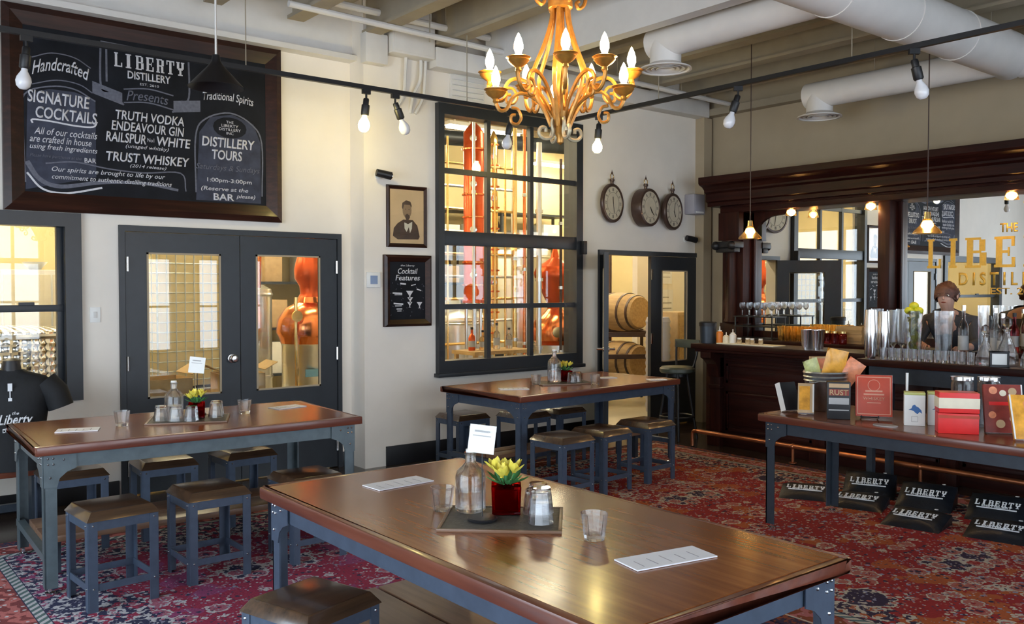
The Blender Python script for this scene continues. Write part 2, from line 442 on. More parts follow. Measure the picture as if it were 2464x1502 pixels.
# slab-serif capitals for the big signs: strokes in a unit box
SLAB = {
 'L': [(.08, 0, .36, 1), (0, .93, .46, 1), (0, 0, .95, .09), (.80, 0, .95, .32)],
 'I': [(.22, 0, .62, 1), (.08, .92, .76, 1), (.08, 0, .76, .08)],
 'B': [(.08, 0, .36, 1), (0, .92, .72, 1), (0, 0, .74, .08), (.3, .48, .74, .57), (.66, .55, .92, .93), (.68, .07, .98, .50)],
 'E': [(.08, 0, .36, 1), (0, .91, .92, 1), (0, 0, .95, .09), (.3, .46, .7, .55), (.78, .68, .92, 1), (.80, 0, .95, .32), (.62, .36, .70, .65)],
 'R': [(.08, 0, .36, 1), (0, .92, .72, 1), (0, 0, .46, .08), (.3, .46, .74, .55), (.66, .52, .94, .94), (.60, 0, .88, .48), (.60, 0, 1, .08)],
 'T': [(.36, 0, .64, 1), (0, .91, 1, 1), (0, .68, .13, 1), (.87, .68, 1, 1), (.2, 0, .8, .08)],
 'Y': [(.37, 0, .63, .5), (.2, 0, .8, .08), (.06, .5, .36, 1), (.64, .5, .94, 1), (.2, .4, .8, .56), (-.02, .92, .42, 1), (.58, .92, 1.02, 1)],
}
def slab_text(name, body, w, h, mat, parent, loc, rot, ext=.002, adv=None):
    mb = MB(); n = len(body); cw = w / (n * 1.28 - .28); x = -w / 2
    for ci, ch in enumerate(body):
        if adv: cw = adv[ci][1]
        for k, (a, b_, c, d) in enumerate(SLAB[ch]):
            mb.box(x + a * cw, (b_ - .5) * h, k * .00003, x + c * cw, (d - .5) * h, ext + k * .00003)
        x += adv[ci][0] if adv else cw * 1.28
    return mb.build(name, mat, parent, loc=loc, rot=rot, smooth=False)

# ---------------------------------------------------------------- the room
DL, DR = 7.12, 6.876                       # the two planes of the back wall
struct('floor', BX(-2.8, -3.0, -.12, 9.2, 7.27, 0), 'floor_wood')
struct('floor_distillery', BX(-1.0, 7.27, -.12, 12.0, 12.6, 0), 'concrete')
def wall_y(name, y0, y1, x0, x1, z1, holes, mat):    # wall along x with rectangular holes (x0,x1,z0,z1)
    mb = MB(); xs = x0
    for a, b_, c, d in sorted(holes):
        mb.box(xs, y0, 0, a, y1, z1)
        if c > 0: mb.box(a, y0, 0, b_, y1, c)
        mb.box(a, y0, d, b_, y1, z1); xs = b_
    mb.box(xs, y0, 0, x1, y1, z1)
    return struct(name, mb, mat, smooth=False)
wall_y('wall_back_left', DL, 7.27, -2.8, 3.89, 4.5, [(-.6, 1.60, .81, 2.10), (1.955, 3.745, 0, 2.04)], 'wall_cream')
struct('wall_back_return', BX(3.89, DR, 0, 4.2, 7.27, 4.5), 'wall_cream', smooth=False)
wall_y('wall_back_right', DR, 7.02, 4.2, 8.75, 4.5, [(4.69, 6.42, .86, 3.26), (6.80, 8.40, 0, 1.985)], 'wall_cream')
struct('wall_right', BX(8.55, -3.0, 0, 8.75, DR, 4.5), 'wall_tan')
wall_y('wall_front', -3.0, -2.8, -2.8, 8.75, 4.5, [(-1.0, 1.0, .35, 3.05), (1.5, 3.4, .02, 3.05), (3.9, 5.6, .35, 3.05), (6.0, 7.4, .35, 3.05)], 'wall_cream')
mb = MB()
mb.box(-2.8, -2.8, 0, -2.6, -1.0, 4.5).box(-2.8, -1.0, 0, -2.6, 5.4, .35).box(-2.8, -1.0, 3.05, -2.6, 5.4, 4.5).box(-2.8, 5.4, 0, -2.6, DL, 4.5)
struct('wall_left', mb, 'wall_cream', smooth=False)
# shop-front windows behind the camera
def shop_window(i, x0, x1, z0, z1, nx, nz, door=False):
    w = thing('window_%d' % i, None, None, ((x0 + x1) / 2, -2.9, z0), kind='structure'); hw = (x1 - x0) / 2; h = z1 - z0
    mb = MB(); mb.box(-hw, -.05, 0, -hw + .07, .06, h).box(hw - .07, -.05, 0, hw, .06, h).box(-hw, -.05, 0, hw, .06, .08 if not door else .04).box(-hw, -.05, h - .08, hw, .06, h)
    mb.box(-hw, -.05, h * .66, hw, .06, h * .66 + .09)
    for k in range(1, nx): x = -hw + 2 * hw * k / nx; mb.box(x - .022, -.03, 0, x + .022, .05, h)
    for k in range(1, nz): z = h * .66 * k / nz; mb.box(-hw, -.03, z - .02, hw, .05, z + .02)
    mb.build('window_frame', 'slate_frame', w)
    BX(-hw + .05, 0, .03, hw - .05, .008, h - .04).build('pane', 'window_glass', w, smooth=False)
for i, a in enumerate([(-1.0, 1.0, .35, 3.05, 3, 2), (1.5, 3.4, .02, 3.05, 4, 3), (3.9, 5.6, .35, 3.05, 3, 2), (6.0, 7.4, .35, 3.05, 3, 2)]): shop_window(3 + i, *a)
w = thing('window_7', None, None, (-2.7, 2.2, .35), kind='structure')
mb = MB()
for y in (-3.2, -1.6, 0, 1.6, 3.15): mb.box(-.05, y, 0, .05, y + .06, 2.7)
for z in (0, 1.8, 2.63): mb.box(-.05, -3.2, z, .05, 3.2, z + .07)
mb.build('window_frame', 'slate_frame', w)
BX(0, -3.15, .03, .008, 3.15, 2.66).build('pane', 'window_glass', w, smooth=False)

# ceiling with joists running along y, wall beams, draft header
ce = struct('ceiling', BX(-2.8, -3.0, 4.12, 8.75, 7.27, 4.3), 'ceiling_paint', smooth=False)
for k in range(16):
    x = -2.3 + k * .69
    MB().box(x, -2.98, 3.82, x + .055, DR - .02, 4.12).box(x - .045, -2.98, 3.80, x + .10, DR - .02, 3.83).build('joist', 'joist_paint', ce, smooth=False)
mb = MB(); mb.box(-2.6, DL - .13, 3.60, 3.89, DL, 3.645).box(-2.6, DL - .045, 3.645, 3.89, DL, 4.12)
struct('trim_1', mb, 'white_paint', smooth=False)          # steel beam over the big board
mb = MB(); mb.box(4.55, DR - .16, 3.60, 8.42, DR, 3.78)
struct('trim_2', mb, 'white_paint', bevel=.01)
struct('trim_3', BX(5.10, -2.5, 3.60, 5.22, DR - .17, 4.12), 'white_paint', smooth=False)    # draft header
struct('trim_4', MB().box(8.42, -2.9, 3.62, 8.55, DR - .01, 3.70), 'joist_paint', smooth=False)
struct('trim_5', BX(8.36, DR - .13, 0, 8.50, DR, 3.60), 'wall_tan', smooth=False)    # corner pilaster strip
struct('baseboard_back', MB().box(4.10, DR - .018, 0, 6.70, DR, .175).box(3.79, DL - .018, 0, 3.888, DL, .13).box(-2.6, DL - .018, 0, 1.90, DL, .13), 'black_metal', bevel=.004)

# distillery behind the back wall
struct('wall_distillery_back', BX(-1.0, 12.4, 0, 12.0, 12.6, 4.6), 'distillery_wall', smooth=False)
struct('wall_distillery_left', BX(-1.2, 7.27, 0, -1.0, 12.6, 4.6), 'distillery_wall', smooth=False)
struct('wall_distillery_right', BX(12.0, 7.07, 0, 12.2, 12.6, 4.6), 'distillery_wall', smooth=False)
struct('wall_distillery_front', BX(8.75, 7.07, 0, 12.0, 7.27, 4.6), 'distillery_wall', smooth=False)
cd = struct('ceiling_distillery', BX(-1.2, 7.27, 4.3, 12.2, 12.6, 4.6), 'distillery_wall', smooth=False)
for k in range(10):
    y = 7.74 + k * .5
    BX(-1.0, y, 4.22, 12.0, y + .07, 4.3).build('joist', 'joist_paint', cd, smooth=False)
k = 0
for y in (8.275, 9.775, 10.775, 11.775):
    for x in (1.2, 4.2, 7.4, 10.6):
        t = thing('fluorescent_light', None, 'ceiling light', (x, y, 3.72), group='fluorescent fittings in the distillery')
        t['label'] = 'fluorescent tube fitting under the distillery ceiling, %s of row %s from the wall' % (('first', 'second', 'third', 'last')[k % 4], ('nearest', 'second', 'third', 'farthest')[k // 4]); k += 1
        MB().box(-.62, -.08, .05, .62, .08, .10).box(-.5, -.01, .10, -.48, .01, .50).box(.48, -.01, .10, .5, .01, .50).build('housing', 'white_paint', t)
        MB().cyl((-.6, -.035, .03), (.6, -.035, .03), .018, n=8).cyl((-.6, .035, .03), (.6, .035, .03), .018, n=8).build('tube', 'tube_light', t)

# left sash window onto the distillery
w = thing('window_1', None, None, (.525, DL, .77), kind='structure')
mb = MB(); X0, X1, H = -1.125, 1.125, 1.375
mb.box(X1 - .11, -.035, .07, X1, .12, H - .10).box(X0, -.035, .07, X0 + .11, .12, H - .10).box(X0, -.035, H - .10, X1, .12, H).box(X0, -.035, 0, X1, .12, .07)
mb.build('window_frame', 'slate_frame', w, smooth=False)
MB().box(X0 + .11, .03, .655, X1 - .11, .09, .705).box(X1 - .15, .05, .07, X1 - .11, .11, H - .10).box(-.3, .02, .70, -.2, .05, .725).box(.72, .02, .70, .82, .05, .725).build('sash', 'slate_frame', w, bevel=.003)
BX(X0 + .1, .07, .06, X1 - .1, .076, H - .09).build('pane', 'window_glass', w, smooth=False)

# double doors in dark slate paint, glazed
def glazed_leaf(par, x0, x1, z0, z1, gx0, gx1, gz0, gz1, y0=-.02, y1=.025, name='door_leaf'):
    mb = MB().box(x0, y0, z0, gx0, y1, z1).box(gx1, y0, z0, x1, y1, z1).box(gx0, y0, z0, gx1, y1, gz0).box(gx0, y0, gz1, gx1, y1, z1)
    lf = mb.build(name, 'slate_frame', par, smooth=False)
    b = .014; MB().box(gx0, y0 - .006, gz0, gx0 + b, y0, gz1).box(gx1 - b, y0 - .006, gz0, gx1, y0, gz1).box(gx0, y0 - .006, gz0, gx1, y0, gz0 + b).box(gx0, y0 - .006, gz1 - b, gx1, y0, gz1).build('glazing_bead', 'wall_tan', lf, smooth=False)
    BX(gx0 - .005, 0, gz0 - .005, gx1 + .005, .006, gz1 + .005).build('pane', 'window_glass', lf, smooth=False)
    return lf
d = thing('door_1', None, None, (2.85, DL, 0), kind='structure')
mb = MB().box(-.935, -.03, 0, -.895, .15, 2.03).box(.895, -.03, 0, .935, .15, 2.03).box(-.935, -.03, 2.03, .935, .15, 2.075)
mb.build('door_frame', 'slate_frame', d, smooth=False)
l1 = glazed_leaf(d, -.89, .004, .01, 2.025, -.735, -.155, .74, 1.872)
l2 = glazed_leaf(d, .010, .89, .01, 2.025, .142, .728, .74, 1.875)
MB().lathe([(.0, 0), (.036, .0), (.036, .008), (.014, .012), (.014, .035), (.030, .045), (.033, .06), (.024, .072), (0, .076)], (-.067, -.02, 1.02), 20, rot=(R(90), 0, 0)).build('door_knob', 'chrome', l1)
for x, lf in ((-.882, l1), (.882, l2)):
    for z in (.21, 1.02, 1.78): MB().cyl((x, -.035, z - .055), (x, -.035, z + .055), .011, n=10).build('hinge', 'chrome', lf)

# tall paned window between the pictures and the clocks
w = thing('window_2', None, None, (5.555, DR, .80), kind='structure')
hw = .915; H = 2.51
mb = MB().box(-hw, -.06, .115, -hw + .065, .10, H - .10).box(hw - .09, -.06, .115, hw, .14, H - .10).box(-hw, -.06, 0, hw, .10, .115).box(-hw, -.06, H - .10, hw, .10, H)
mb.build('window_frame', 'slate_frame', w, smooth=False)
BX(-hw - .02, -.085, -.035, hw + .02, .0, 0).build('window_sill', 'slate_frame', w, bevel=.004)
BX(-hw + .06, -.045, 1.20, hw - .085, .02, 1.33).build('meeting_rail', 'slate_frame', w, bevel=.004)
for x in (-.31, .235):
    for za, zb in ((.11, 1.20), (1.33, H - .09)): BX(x - .022, -.03, za, x + .022, .02, zb).build('muntin', 'slate_frame', w, smooth=False)
for z in (.62, 1.895): BX(-hw + .06, -.028, z - .024, hw - .085, .018, z + .024).build('muntin', 'slate_frame', w, smooth=False)
BX(-hw + .05, 0, .1, hw - .08, .006, H - .09).build('pane', 'window_glass', w, smooth=False)
MB().cbox((hw - .02, -.09, 1.22), (.05, .06, .14)).build('window_latch', 'black_metal', w, bevel=.006)

# second pair of doors, the left leaf standing open
d = thing('door_2', None, None, (7.60, DR, 0), kind='structure')
mb = MB().box(-.855, -.03, 0, -.80, .14, 1.96).box(.80, -.03, 0, .845, .14, 1.96).box(-.855, -.03, 1.96, .845, .14, 2.01)
mb.build('door_frame', 'slate_frame', d, smooth=False)
l2 = glazed_leaf(d, -.03, .80, .01, 1.955, .15, .60, .745, 1.80)
for z in (.21, 1.02, 1.75):
    MB().cyl((.79, -.035, z - .05), (.79, -.035, z + .05), .011, n=10).build('hinge', 'chrome', l2)
    if z > .5: MB().box(-.025, -.027, z - .06, .0, -.02, z + .06).build('lock_plate', 'chrome', l2)
L = glazed_leaf(d, .0, .80, .01, 1.955, .15, .60, .745, 1.80)
L.location = (-.78, -.035, 0); L.rotation_euler = (0, 0, R(-134))
MB().tube([(.74, -.02, .985), (.74, -.085, .985), (.62, -.085, .985)], .011).tube([(.74, .02, .985), (.74, .085, .985), (.62, .085, .985)], .011).cyl((.74, -.03, .985), (.74, .035, .985), .026).build('door_handle', 'chrome', L)

# ---------------------------------------------------------------- rugs
rug_mat('rug_magenta_daylit', 1.50, 2.45, (.30, .035, .075), (.035, .040, .085), (.52, .50, .52), (.20, .05, .05), (.27, .06, .15), 1.0, (.36, .12, .17))  # magenta tint of the daylight is painted into the rug colours
rug_mat('rug_red', 1.66, 2.85, (.32, .028, .025), (.045, .030, .055), (.55, .46, .36), (.24, .06, .025), (.42, .10, .03), .8)
o = BX(-1.50, -2.45, 0, 1.50, 2.45, .012).build('rug', 'rug_magenta_daylit', smooth=False, loc=(2.09, 3.80, 0)); tag(o, 'magenta and navy patterned oriental rug under the table by the double doors', 'rug')
o = BX(-1.66, -2.85, 0, 1.66, 2.85, .012).build('rug', 'rug_red', smooth=False, loc=(5.27, 3.36, 0)); tag(o, 'warm red patterned oriental rug in front of the bar', 'rug')

# ---------------------------------------------------------------- industrial tables
def table(name, label, Lx, Wy, H, loc, rot, steel, group, shelf=True, sw=.24):
    t = thing(name, label, 'table', loc, rot, group)
    hx, hy = Lx / 2, Wy / 2
    top = BX(-hx + .03, -hy + .03, H - .048, hx - .03, hy - .03, H).build('tabletop', 'table_wood', t)
    mb = MB()
    for (x0, y0, x1, y1) in ((-hx, -hy, hx, -hy + .031), (-hx, hy - .031, hx, hy), (-hx, -hy + .031, -hx + .031, hy - .031), (hx - .031, -hy + .031, hx, hy - .031)):
        mb.box(x0, y0, H - .05, x1, y1, H - .0005)
    mb.build('edge_moulding', 'edge_wood', top, bevel=.010)
    lx, ly = hx - .045, hy - .045; zt = H - .05
    fr = MB().box(-lx, -ly, zt - .075, lx, -ly + .006, zt).box(-lx, ly - .006, zt - .075, lx, ly, zt).box(-lx, -ly, zt - .075, -lx + .006, ly, zt).box(lx - .006, -ly, zt - .075, lx, ly, zt)
    fr.box(-lx, -ly, zt - .006, lx, -ly + .04, zt).box(-lx, ly - .04, zt - .006, lx, ly, zt)
    fr.build('apron', steel, t, smooth=False)
    for sx in (-1, 1):
        for sy in (-1, 1):
            mb = MB(); X, Y = sx * (lx + .004), sy * (ly + .004); w = .062
            x0, x1 = sorted((X, X - sx * w)); y0, y1 = sorted((Y, Y - sy * w))
            ya, yb = sorted((Y, Y - sy * .008)); xa, xb = sorted((X, X - sx * .008))
            mb.box(x0, ya, .035, x1, yb, zt).box(xa, y0, .035, xb, y1, zt)
            # gusset plates at the corner
            for pl in (0, 1):
                pts = [(0, 0), (0, -.17), (.062, -.17), (.075, -.125), (.11, -.095), (.155, -.078), (.155, 0)]
                if pl == 0:
                    m4 = Matrix.Translation((X, Y + sy * .001, zt)) @ Matrix.Scale(-sx, 4, (1, 0, 0)) @ Matrix.Rotation(PI / 2, 4, 'X') @ Matrix.Scale(sy, 4, (0, 0, 1))
                else:
                    m4 = Matrix.Translation((X + sx * .001, Y, zt)) @ Matrix.Scale(-sy, 4, (0, 1, 0)) @ Matrix.Rotation(PI / 2, 4, 'Z') @ Matrix.Rotation(PI / 2, 4, 'X') @ Matrix.Scale(-sx, 4, (0, 0, 1))
                mb.prism(pts, -.005, m4)
            lg = mb.build('leg', steel, t, smooth=False)
            bo = MB()
            for (u, v) in ((.02, -.02), (.045, -.02), (.02, -.05), (.045, -.05), (.095, -.03), (.03, -.12)):
                bo.ball((X - sx * u, Y + sy * .006, zt + v), .0065, 4).ball((X + sx * .006, Y - sy * u, zt + v), .0065, 4)
            bo.build('bolts', 'bolt_metal', lg)
            MB().lathe([(.026, 0), (.026, .012), (.010, .016), (.010, .036)], (X - sx * .028, Y - sy * .028, 0), 14).build('levelling_foot', 'chrome', lg)
    if shelf:
        zs = .25
        for sy in (-1, 1): BX(-lx + .03, min(sy * .008, sy * sw), zs - .035, lx - .03, max(sy * .008, sy * sw), zs).build('footrest_plank', 'plank_wood', t, bevel=.004)
        for sx in (-1, 1):
            xs = sx * (lx - .012)
            mb = MB().box(xs - .02, -ly, zs - .075, xs + .02, ly, zs - .036)
            mb.build('crossbar', steel, t, smooth=False)
            for sy in (-1, 1): BX(xs - sx * .10 - .02, sy * .10 - .02, .012, xs - sx * .10 + .02, sy * .10 + .02, zs - .036).build('shelf_post', 'steel_dark', t, smooth=False)
    return t
GT = 'wood topped industrial tables'
T1 = table('dining_table', 'dark wood industrial table in front of the grey double doors', 1.835, 1.0, .78, (1.866, 5.448, .012), R(-2), 'steel_grey', GT)
T2 = table('dining_table', 'large dark wood table in the foreground with a red flower vase', 2.07, 1.03, .76, (2.005, 2.485, .012), R(90), 'steel_blue_daylit', GT, sw=.29)
T3 = table('dining_table', 'dark wood industrial table under the tall paned window', 1.98, 1.0, .76, (5.229, 5.736, .012), R(3.3), 'steel_blue_daylit', GT, sw=.13)
T4 = table('display_table', 'narrow dark table displaying books and gifts before the bar', 2.2, .86, .76, (5.355, 2.42, .012), R(90), 'steel_dark', GT, shelf=False)

# ---------------------------------------------------------------- stools
def stool():
    t = thing('stool', 'x', 'stool')
    h = .168; H = .49
    MB().frustum(-h - .012, -h - .012, H - .045, h + .012, h + .012, H, .032).build('seat', 'seat_wood', t, bevel=.006)
    mb = MB(); z1 = H - .046; z0 = z1 - .045
    for sy in (-1, 1): mb.box(-h, min(sy * h, sy * (h - .006)), z0, h, max(sy * h, sy * (h - .006)), z1)
    for sx in (-1, 1): mb.box(min(sx * h, sx * (h - .006)), -h, z0, max(sx * h, sx * (h - .006)), h, z1)
    mb.build('seat_frame', 'steel_blue_daylit', t, smooth=False)
    for sx in (-1, 1):
        for sy in (-1, 1):
            mb = MB(); X, Y = sx * h, sy * h; w = .042
            x0, x1 = sorted((X, X - sx * w)); y0, y1 = sorted((Y, Y - sy * w)); ya, yb = sorted((Y + sy * .004, Y - sy * .003)); xa, xb = sorted((X + sx * .004, X - sx * .003))
            mb.box(x0, ya, 0, x1, yb, z1).box(xa, y0, 0, xb, y1, z1)
            lg = mb.build('leg', 'steel_blue_daylit', t, smooth=False)
            bo = MB()
            for v in (z1 - .018, .115): bo.ball((X - sx * .02, Y + sy * .005, v), .006, 4).ball((X + sx * .005, Y - sy * .02, v), .006, 4)
            bo.build('bolts', 'bolt_metal', lg)
    for sy in (-1, 1): BX(-h, min(sy * h, sy * (h - .007)), .10, h, max(sy * h, sy * (h - .007)), .135).build('stretcher', 'steel_blue_daylit', t, smooth=False)
    for sx in (-1, 1): BX(min(sx * h, sx * (h - .007)), -h, .10, max(sx * h, sx * (h - .007)), h, .135).build('stretcher', 'steel_blue_daylit', t, smooth=False)
    return t
GS = 'square metal stools with wooden seats'
st0 = stool(); first = True
for x, y, rz, lb in [
    (1.245, 4.80, 4, 'stool with dark wood seat at the front left of the table by the double doors'),
    (1.775, 4.885, 1, 'stool with pale shining seat at the front middle of the table by the double doors'),
    (1.30, 5.905, 0, 'stool behind the left end of the table by the double doors'),
    (1.845, 5.885, -3, 'stool behind the middle of the table by the double doors'),
    (2.37, 5.875, 2, 'stool nearest the door hinges behind the table by the double doors'),
    (2.36, 4.87, 0, 'stool half hidden behind the far corner of the foreground table'),
    (1.42, 2.90, 16, 'nearest stool, with large tan seat beside the foreground table'),
    (4.60, 6.39, 2, 'stool at the left end of the table under the paned window, against the wall'),
    (5.03, 6.06, 4, 'stool against the wall behind the table under the paned window, left one'),
    (5.49, 6.09, 2, 'stool against the wall behind the table under the paned window, right one'),
    (4.47, 4.93, 3, 'leftmost of the three stools in front of the table under the paned window'),
    (4.93, 4.98, 5, 'middle one of the three stools in front of the table under the paned window'),
    (5.50, 5.03, 2, 'rightmost of the three stools in front of the table under the paned window')]:
    zf = .012 if y < 6.2 else .0
    if first: st0.location = (x, y, zf); st0.rotation_euler = (0, 0, R(rz)); st0['label'] = lb; st0['group'] = GS; first = False
    else: dup(st0, (x, y, zf), R(rz), lb, GS)

# ---------------------------------------------------------------- table settings
def tumbler_bm(inverted=False, h=.088, rt=.046, rb=.034):
    o = [(0, 0), (rb, 0), (rb + .001, .004), (rt, h), (rt - .0035, h), (rb - .004, .018), (0, .014)]
    mb = MB().lathe(o, n=10)
    if inverted: mb.v = [(x, y, h - z) for x, y, z in mb.v]
    return mb
tum_up = tumbler_bm().build('tumbler', 'clear_glass', ang=25); tum_dn = tumbler_bm(True).build('tumbler', 'clear_glass', ang=25)
used = {id(tum_up): 0, id(tum_dn): 0}
GG = 'clear glass tumblers'
def place(proto, loc, label, cat, group, rz=0, sc=None):
    if not used.get(id(proto)):
        used[id(proto)] = 1; o = proto
        o.location = loc; o.rotation_euler = (0, 0, rz)
    else: o = dup(proto, loc, rz)
    if sc: o.scale = sc
    return tag(o, label, cat, group)
def glass_at(x, y, z, label, inv=False, rz=0): place(tum_dn if inv else tum_up, (x, y, z), label, 'glass', GG, rz)
def bottle(mbcap=False):
    t = thing('water_bottle', 'x', 'bottle')
    MB().lathe([(0, 0), (.050, 0), (.056, .006), (.056, .125), (.050, .148), (.028, .168), (.020, .178), (.019, .205), (.022, .207), (.022, .215), (.016, .215), (.015, .180), (.024, .165), (.047, .145), (.052, .125), (.052, .012), (0, .010)], n=24).build('bottle_body', 'clear_glass', t)
    MB().lathe([(0, .010), (.0505, .0125), (.0505, .075), (0, .075)], n=24).build('water', 'clear_glass', t)
    MB().lathe([(0, .2155), (.017, .2155), (.017, .226), (0, .228)], n=16).build('stopper', 'plastic_white', t)
    return t
def card_stand(label, loc, rz, h=.245, card=.098):
    t = thing('card_stand', label, 'card stand', loc, rz, 'menu card stands on the tables')
    MB().lathe([(0, 0), (.052, 0), (.054, .006), (.050, .010), (0, .012)], n=24).build('base', 'black_metal', t)
    MB().tube([(0, 0, .01), (0, 0, h)], .0022, 6).build('rod', 'black_metal', t)
    cc = MB().cbox((0, -.006, h + card * .42), (card * .95, .003, card), (R(-8), R(6), 0)).build('card', 'white_card', t, smooth=False)
    for k, (w, hh) in enumerate(((.05, .006), (.064, .003), (.06, .003), (.064, .003))):
        MB().cbox((0.0, -.0086 + .0015 * k, h + card * .70 - k * .016), (w, .0012, hh), (R(-8), R(6), 0)).build('print_line', 'grey_label', cc, smooth=False)
    return t
def vase(label, loc, rz, seed=1, s=1.0):
    t = thing('flower_vase', label, 'vase', loc, rz, 'red flower vases on the tables'); rd = random.Random(seed)
    MB().frustum(-.045 * s, -.045 * s, 0, .045 * s, .045 * s, .092 * s, -.004).build('vase_cube', 'red_glass', t, bevel=.006)
    BX(-.036 * s, -.036 * s, .012 * s, .036 * s, .036 * s, .080 * s).build('filling', 'maroon', t, bevel=.006)
    MB().frustum(-.046 * s, -.046 * s, .0, .046 * s, .046 * s, .008 * s, 0).build('base_rim', 'pink_glass', t, bevel=.002)
    def petal(mb, base, d, ln, wd):
        d = Vector(d).normalized(); side = d.cross(Vector((0, 0, 1))); side.normalize(); nrm = side.cross(d)
        rows = [(0, .25), (.25, .8), (.55, 1.), (.8, .65), (1, .04)]; vs = []
        for t_, w_ in rows:
            c = Vector(base) + d * ln * t_ + nrm * (.25 * ln * (t_ - .5) ** 2)
            vs += [c - side * wd * w_ + nrm * wd * .25 * w_, c - nrm * .0015, c + side * wd * w_ + nrm * wd * .25 * w_]
        mb.add(vs, [(i * 3 + j, i * 3 + j + 1, i * 3 + j + 4, i * 3 + j + 3) for i in range(4) for j in (0, 1)])
    for k in range(5):
        a = 2 * PI * k / 5 + .5; rr = .034 * s if k else 0.0
        hx, hy, hz = rr * math.cos(a), rr * math.sin(a), (.112 + rd.random() * .02) * s
        mb = MB()
        for j in range(6):
            b_ = 2 * PI * j / 6 + rd.random(); el = .75 if k else 1.3
            petal(mb, (hx, hy, hz), (math.cos(b_) * .7 + hx * 12, math.sin(b_) * .7 + hy * 12, el + rd.random() * .5), .052 * s, .014 * s)
        f = mb.build('flower', 'yellow_petal', t)
        MB().tube([(hx * .3, hy * .3, .075 * s), (hx, hy, hz + .002)], .004, 6).build('stem', 'leaf_green', f)
    mb = MB()
    for k in range(9):
        a = 2 * PI * k / 9; petal(mb, (.02 * math.cos(a) * s, .02 * math.sin(a) * s, .09 * s), (math.cos(a), math.sin(a), .35 + .5 * rd.random()), .06 * s, .013 * s)
    mb.build('leaves', 'leaf_green', t)
    return t
def tray(label, loc, rz, w=.42, d=.33):
    t = thing('table_tray', label, 'tray', loc, rz, 'slate trays on the tables')
    BX(-w / 2, -d / 2, 0, w / 2, d / 2, .008).build('slab', 'slate_tray', t, bevel=.002)
    e = .010; MB().box(-w / 2 - .002, -d / 2 - .002, 0, w / 2 + .002, -d / 2 + e, .011).box(-w / 2 - .002, d / 2 - e, 0, w / 2 + .002, d / 2 + .002, .011).box(-w / 2 - .002, -d / 2, 0, -w / 2 + e, d / 2, .011).box(w / 2 - e, -d / 2, 0, w / 2 + .002, d / 2, .011).build('rim', 'plank_wood', t, bevel=.002)
    return t
def menu(label, x, y, z, w, d, rz):
    t = thing('menu_card', label, 'menu', (x, y, z), rz, 'white menu cards on the tables')
    BX(-w / 2, -d / 2, .001, w / 2, d / 2, .005).build('card', 'paper', t, smooth=False)
    mb = MB()
    for k in range(5): mb.box(-w * .38 + k * w * .17, -d * .35, .0045, -w * .38 + k * w * .17 + .004, d * (.1 + .05 * (k % 3)), .0055)
    mb.build('print', 'lilac_plastic', t, smooth=False)
Z2 = .772; Z1 = .792; Z3 = .772
# foreground table
tray('slate tray under the flowers and bottle on the foreground table', (1.945, 2.46, Z2), R(-43))
zt = Z2 + .0115
bt0 = bottle(); bt0.location = (1.915, 2.612, zt); bt0['label'] = 'clear water bottle on the foreground table tray'; bt0['group'] = 'clear water bottles on the tables'
card_stand('white card on a rod, standing before the bottle on the foreground table', (1.868, 2.478, zt), R(-44))
vase('square red glass vase of yellow flowers on the foreground table', (2.005, 2.515, zt), R(-38), 3, 1.12)
for x, y, k, lb in [(1.860, 2.714, 0, 'upright glass left of the bottle on the foreground table'), (2.075, 2.435, 1, 'upturned glass behind the stacked pair right of the flowers, foreground table'), (2.150, 2.505, 1, 'upturned glass farthest right on the foreground tray'),
    (2.005, 2.322, 1, 'lower glass of the stacked pair right of the flowers, foreground table')]:
    glass_at(x, y, zt if k else Z2 + .001, lb, bool(k), rz=k)
glass_at(2.005, 2.322, zt + .036, 'upper glass of the stacked pair right of the flowers, foreground table', True, 1)
glass_at(2.032, 2.085, Z2 + .001, 'lone tumbler standing right of the tray on the foreground table', rz=.3)
menu('white menu card left of the glasses on the foreground table', 1.97, 3.20, Z2, .275, .13, R(3))
menu('white menu card at the near right of the foreground table', 2.055, 1.795, Z2, .30, .12, R(-11))
# table by the double doors
tray('slate tray under the glasses on the table by the double doors', (1.86, 5.44, Z1), R(-24), .46, .34)
zt = Z1 + .0115
dup(bt0, (1.80, 5.53, zt), 0, 'clear water bottle on the table by the double doors')
card_stand('white card on a rod among glasses on the table by the double doors', (1.955, 5.56, zt), R(-30), .27, .10)
vase('red vase of yellow flowers on the table by the double doors', (1.91, 5.445, zt), R(-20), 5)
for x, y, lb in [(1.70, 5.455, 'glass at the left end of the tray by the double doors'), (1.765, 5.39, 'upturned glass below the bottle on the tray by the double doors'), (1.84, 5.335, 'upturned glass in front of the flowers on the tray by the double doors'),
    (2.005, 5.385, 'upturned glass right of the flowers on the tray by the double doors'), (2.045, 5.475, 'rightmost upturned glass on the tray by the double doors')]:
    glass_at(x, y, zt, lb, True, rz=x)
glass_at(1.475, 5.45, Z1 + .001, 'lone tumbler left of the tray on the table by the double doors')
glass_at(2.235, 5.50, Z1 + .001, 'lone tumbler right of the tray on the table by the double doors')
menu('white menu card at the left end of the table by the double doors', 1.235, 5.44, Z1, .22, .13, R(-20))
menu('white menu card at the right end of the table by the double doors', 2.575, 5.60, Z1, .22, .13, R(10))
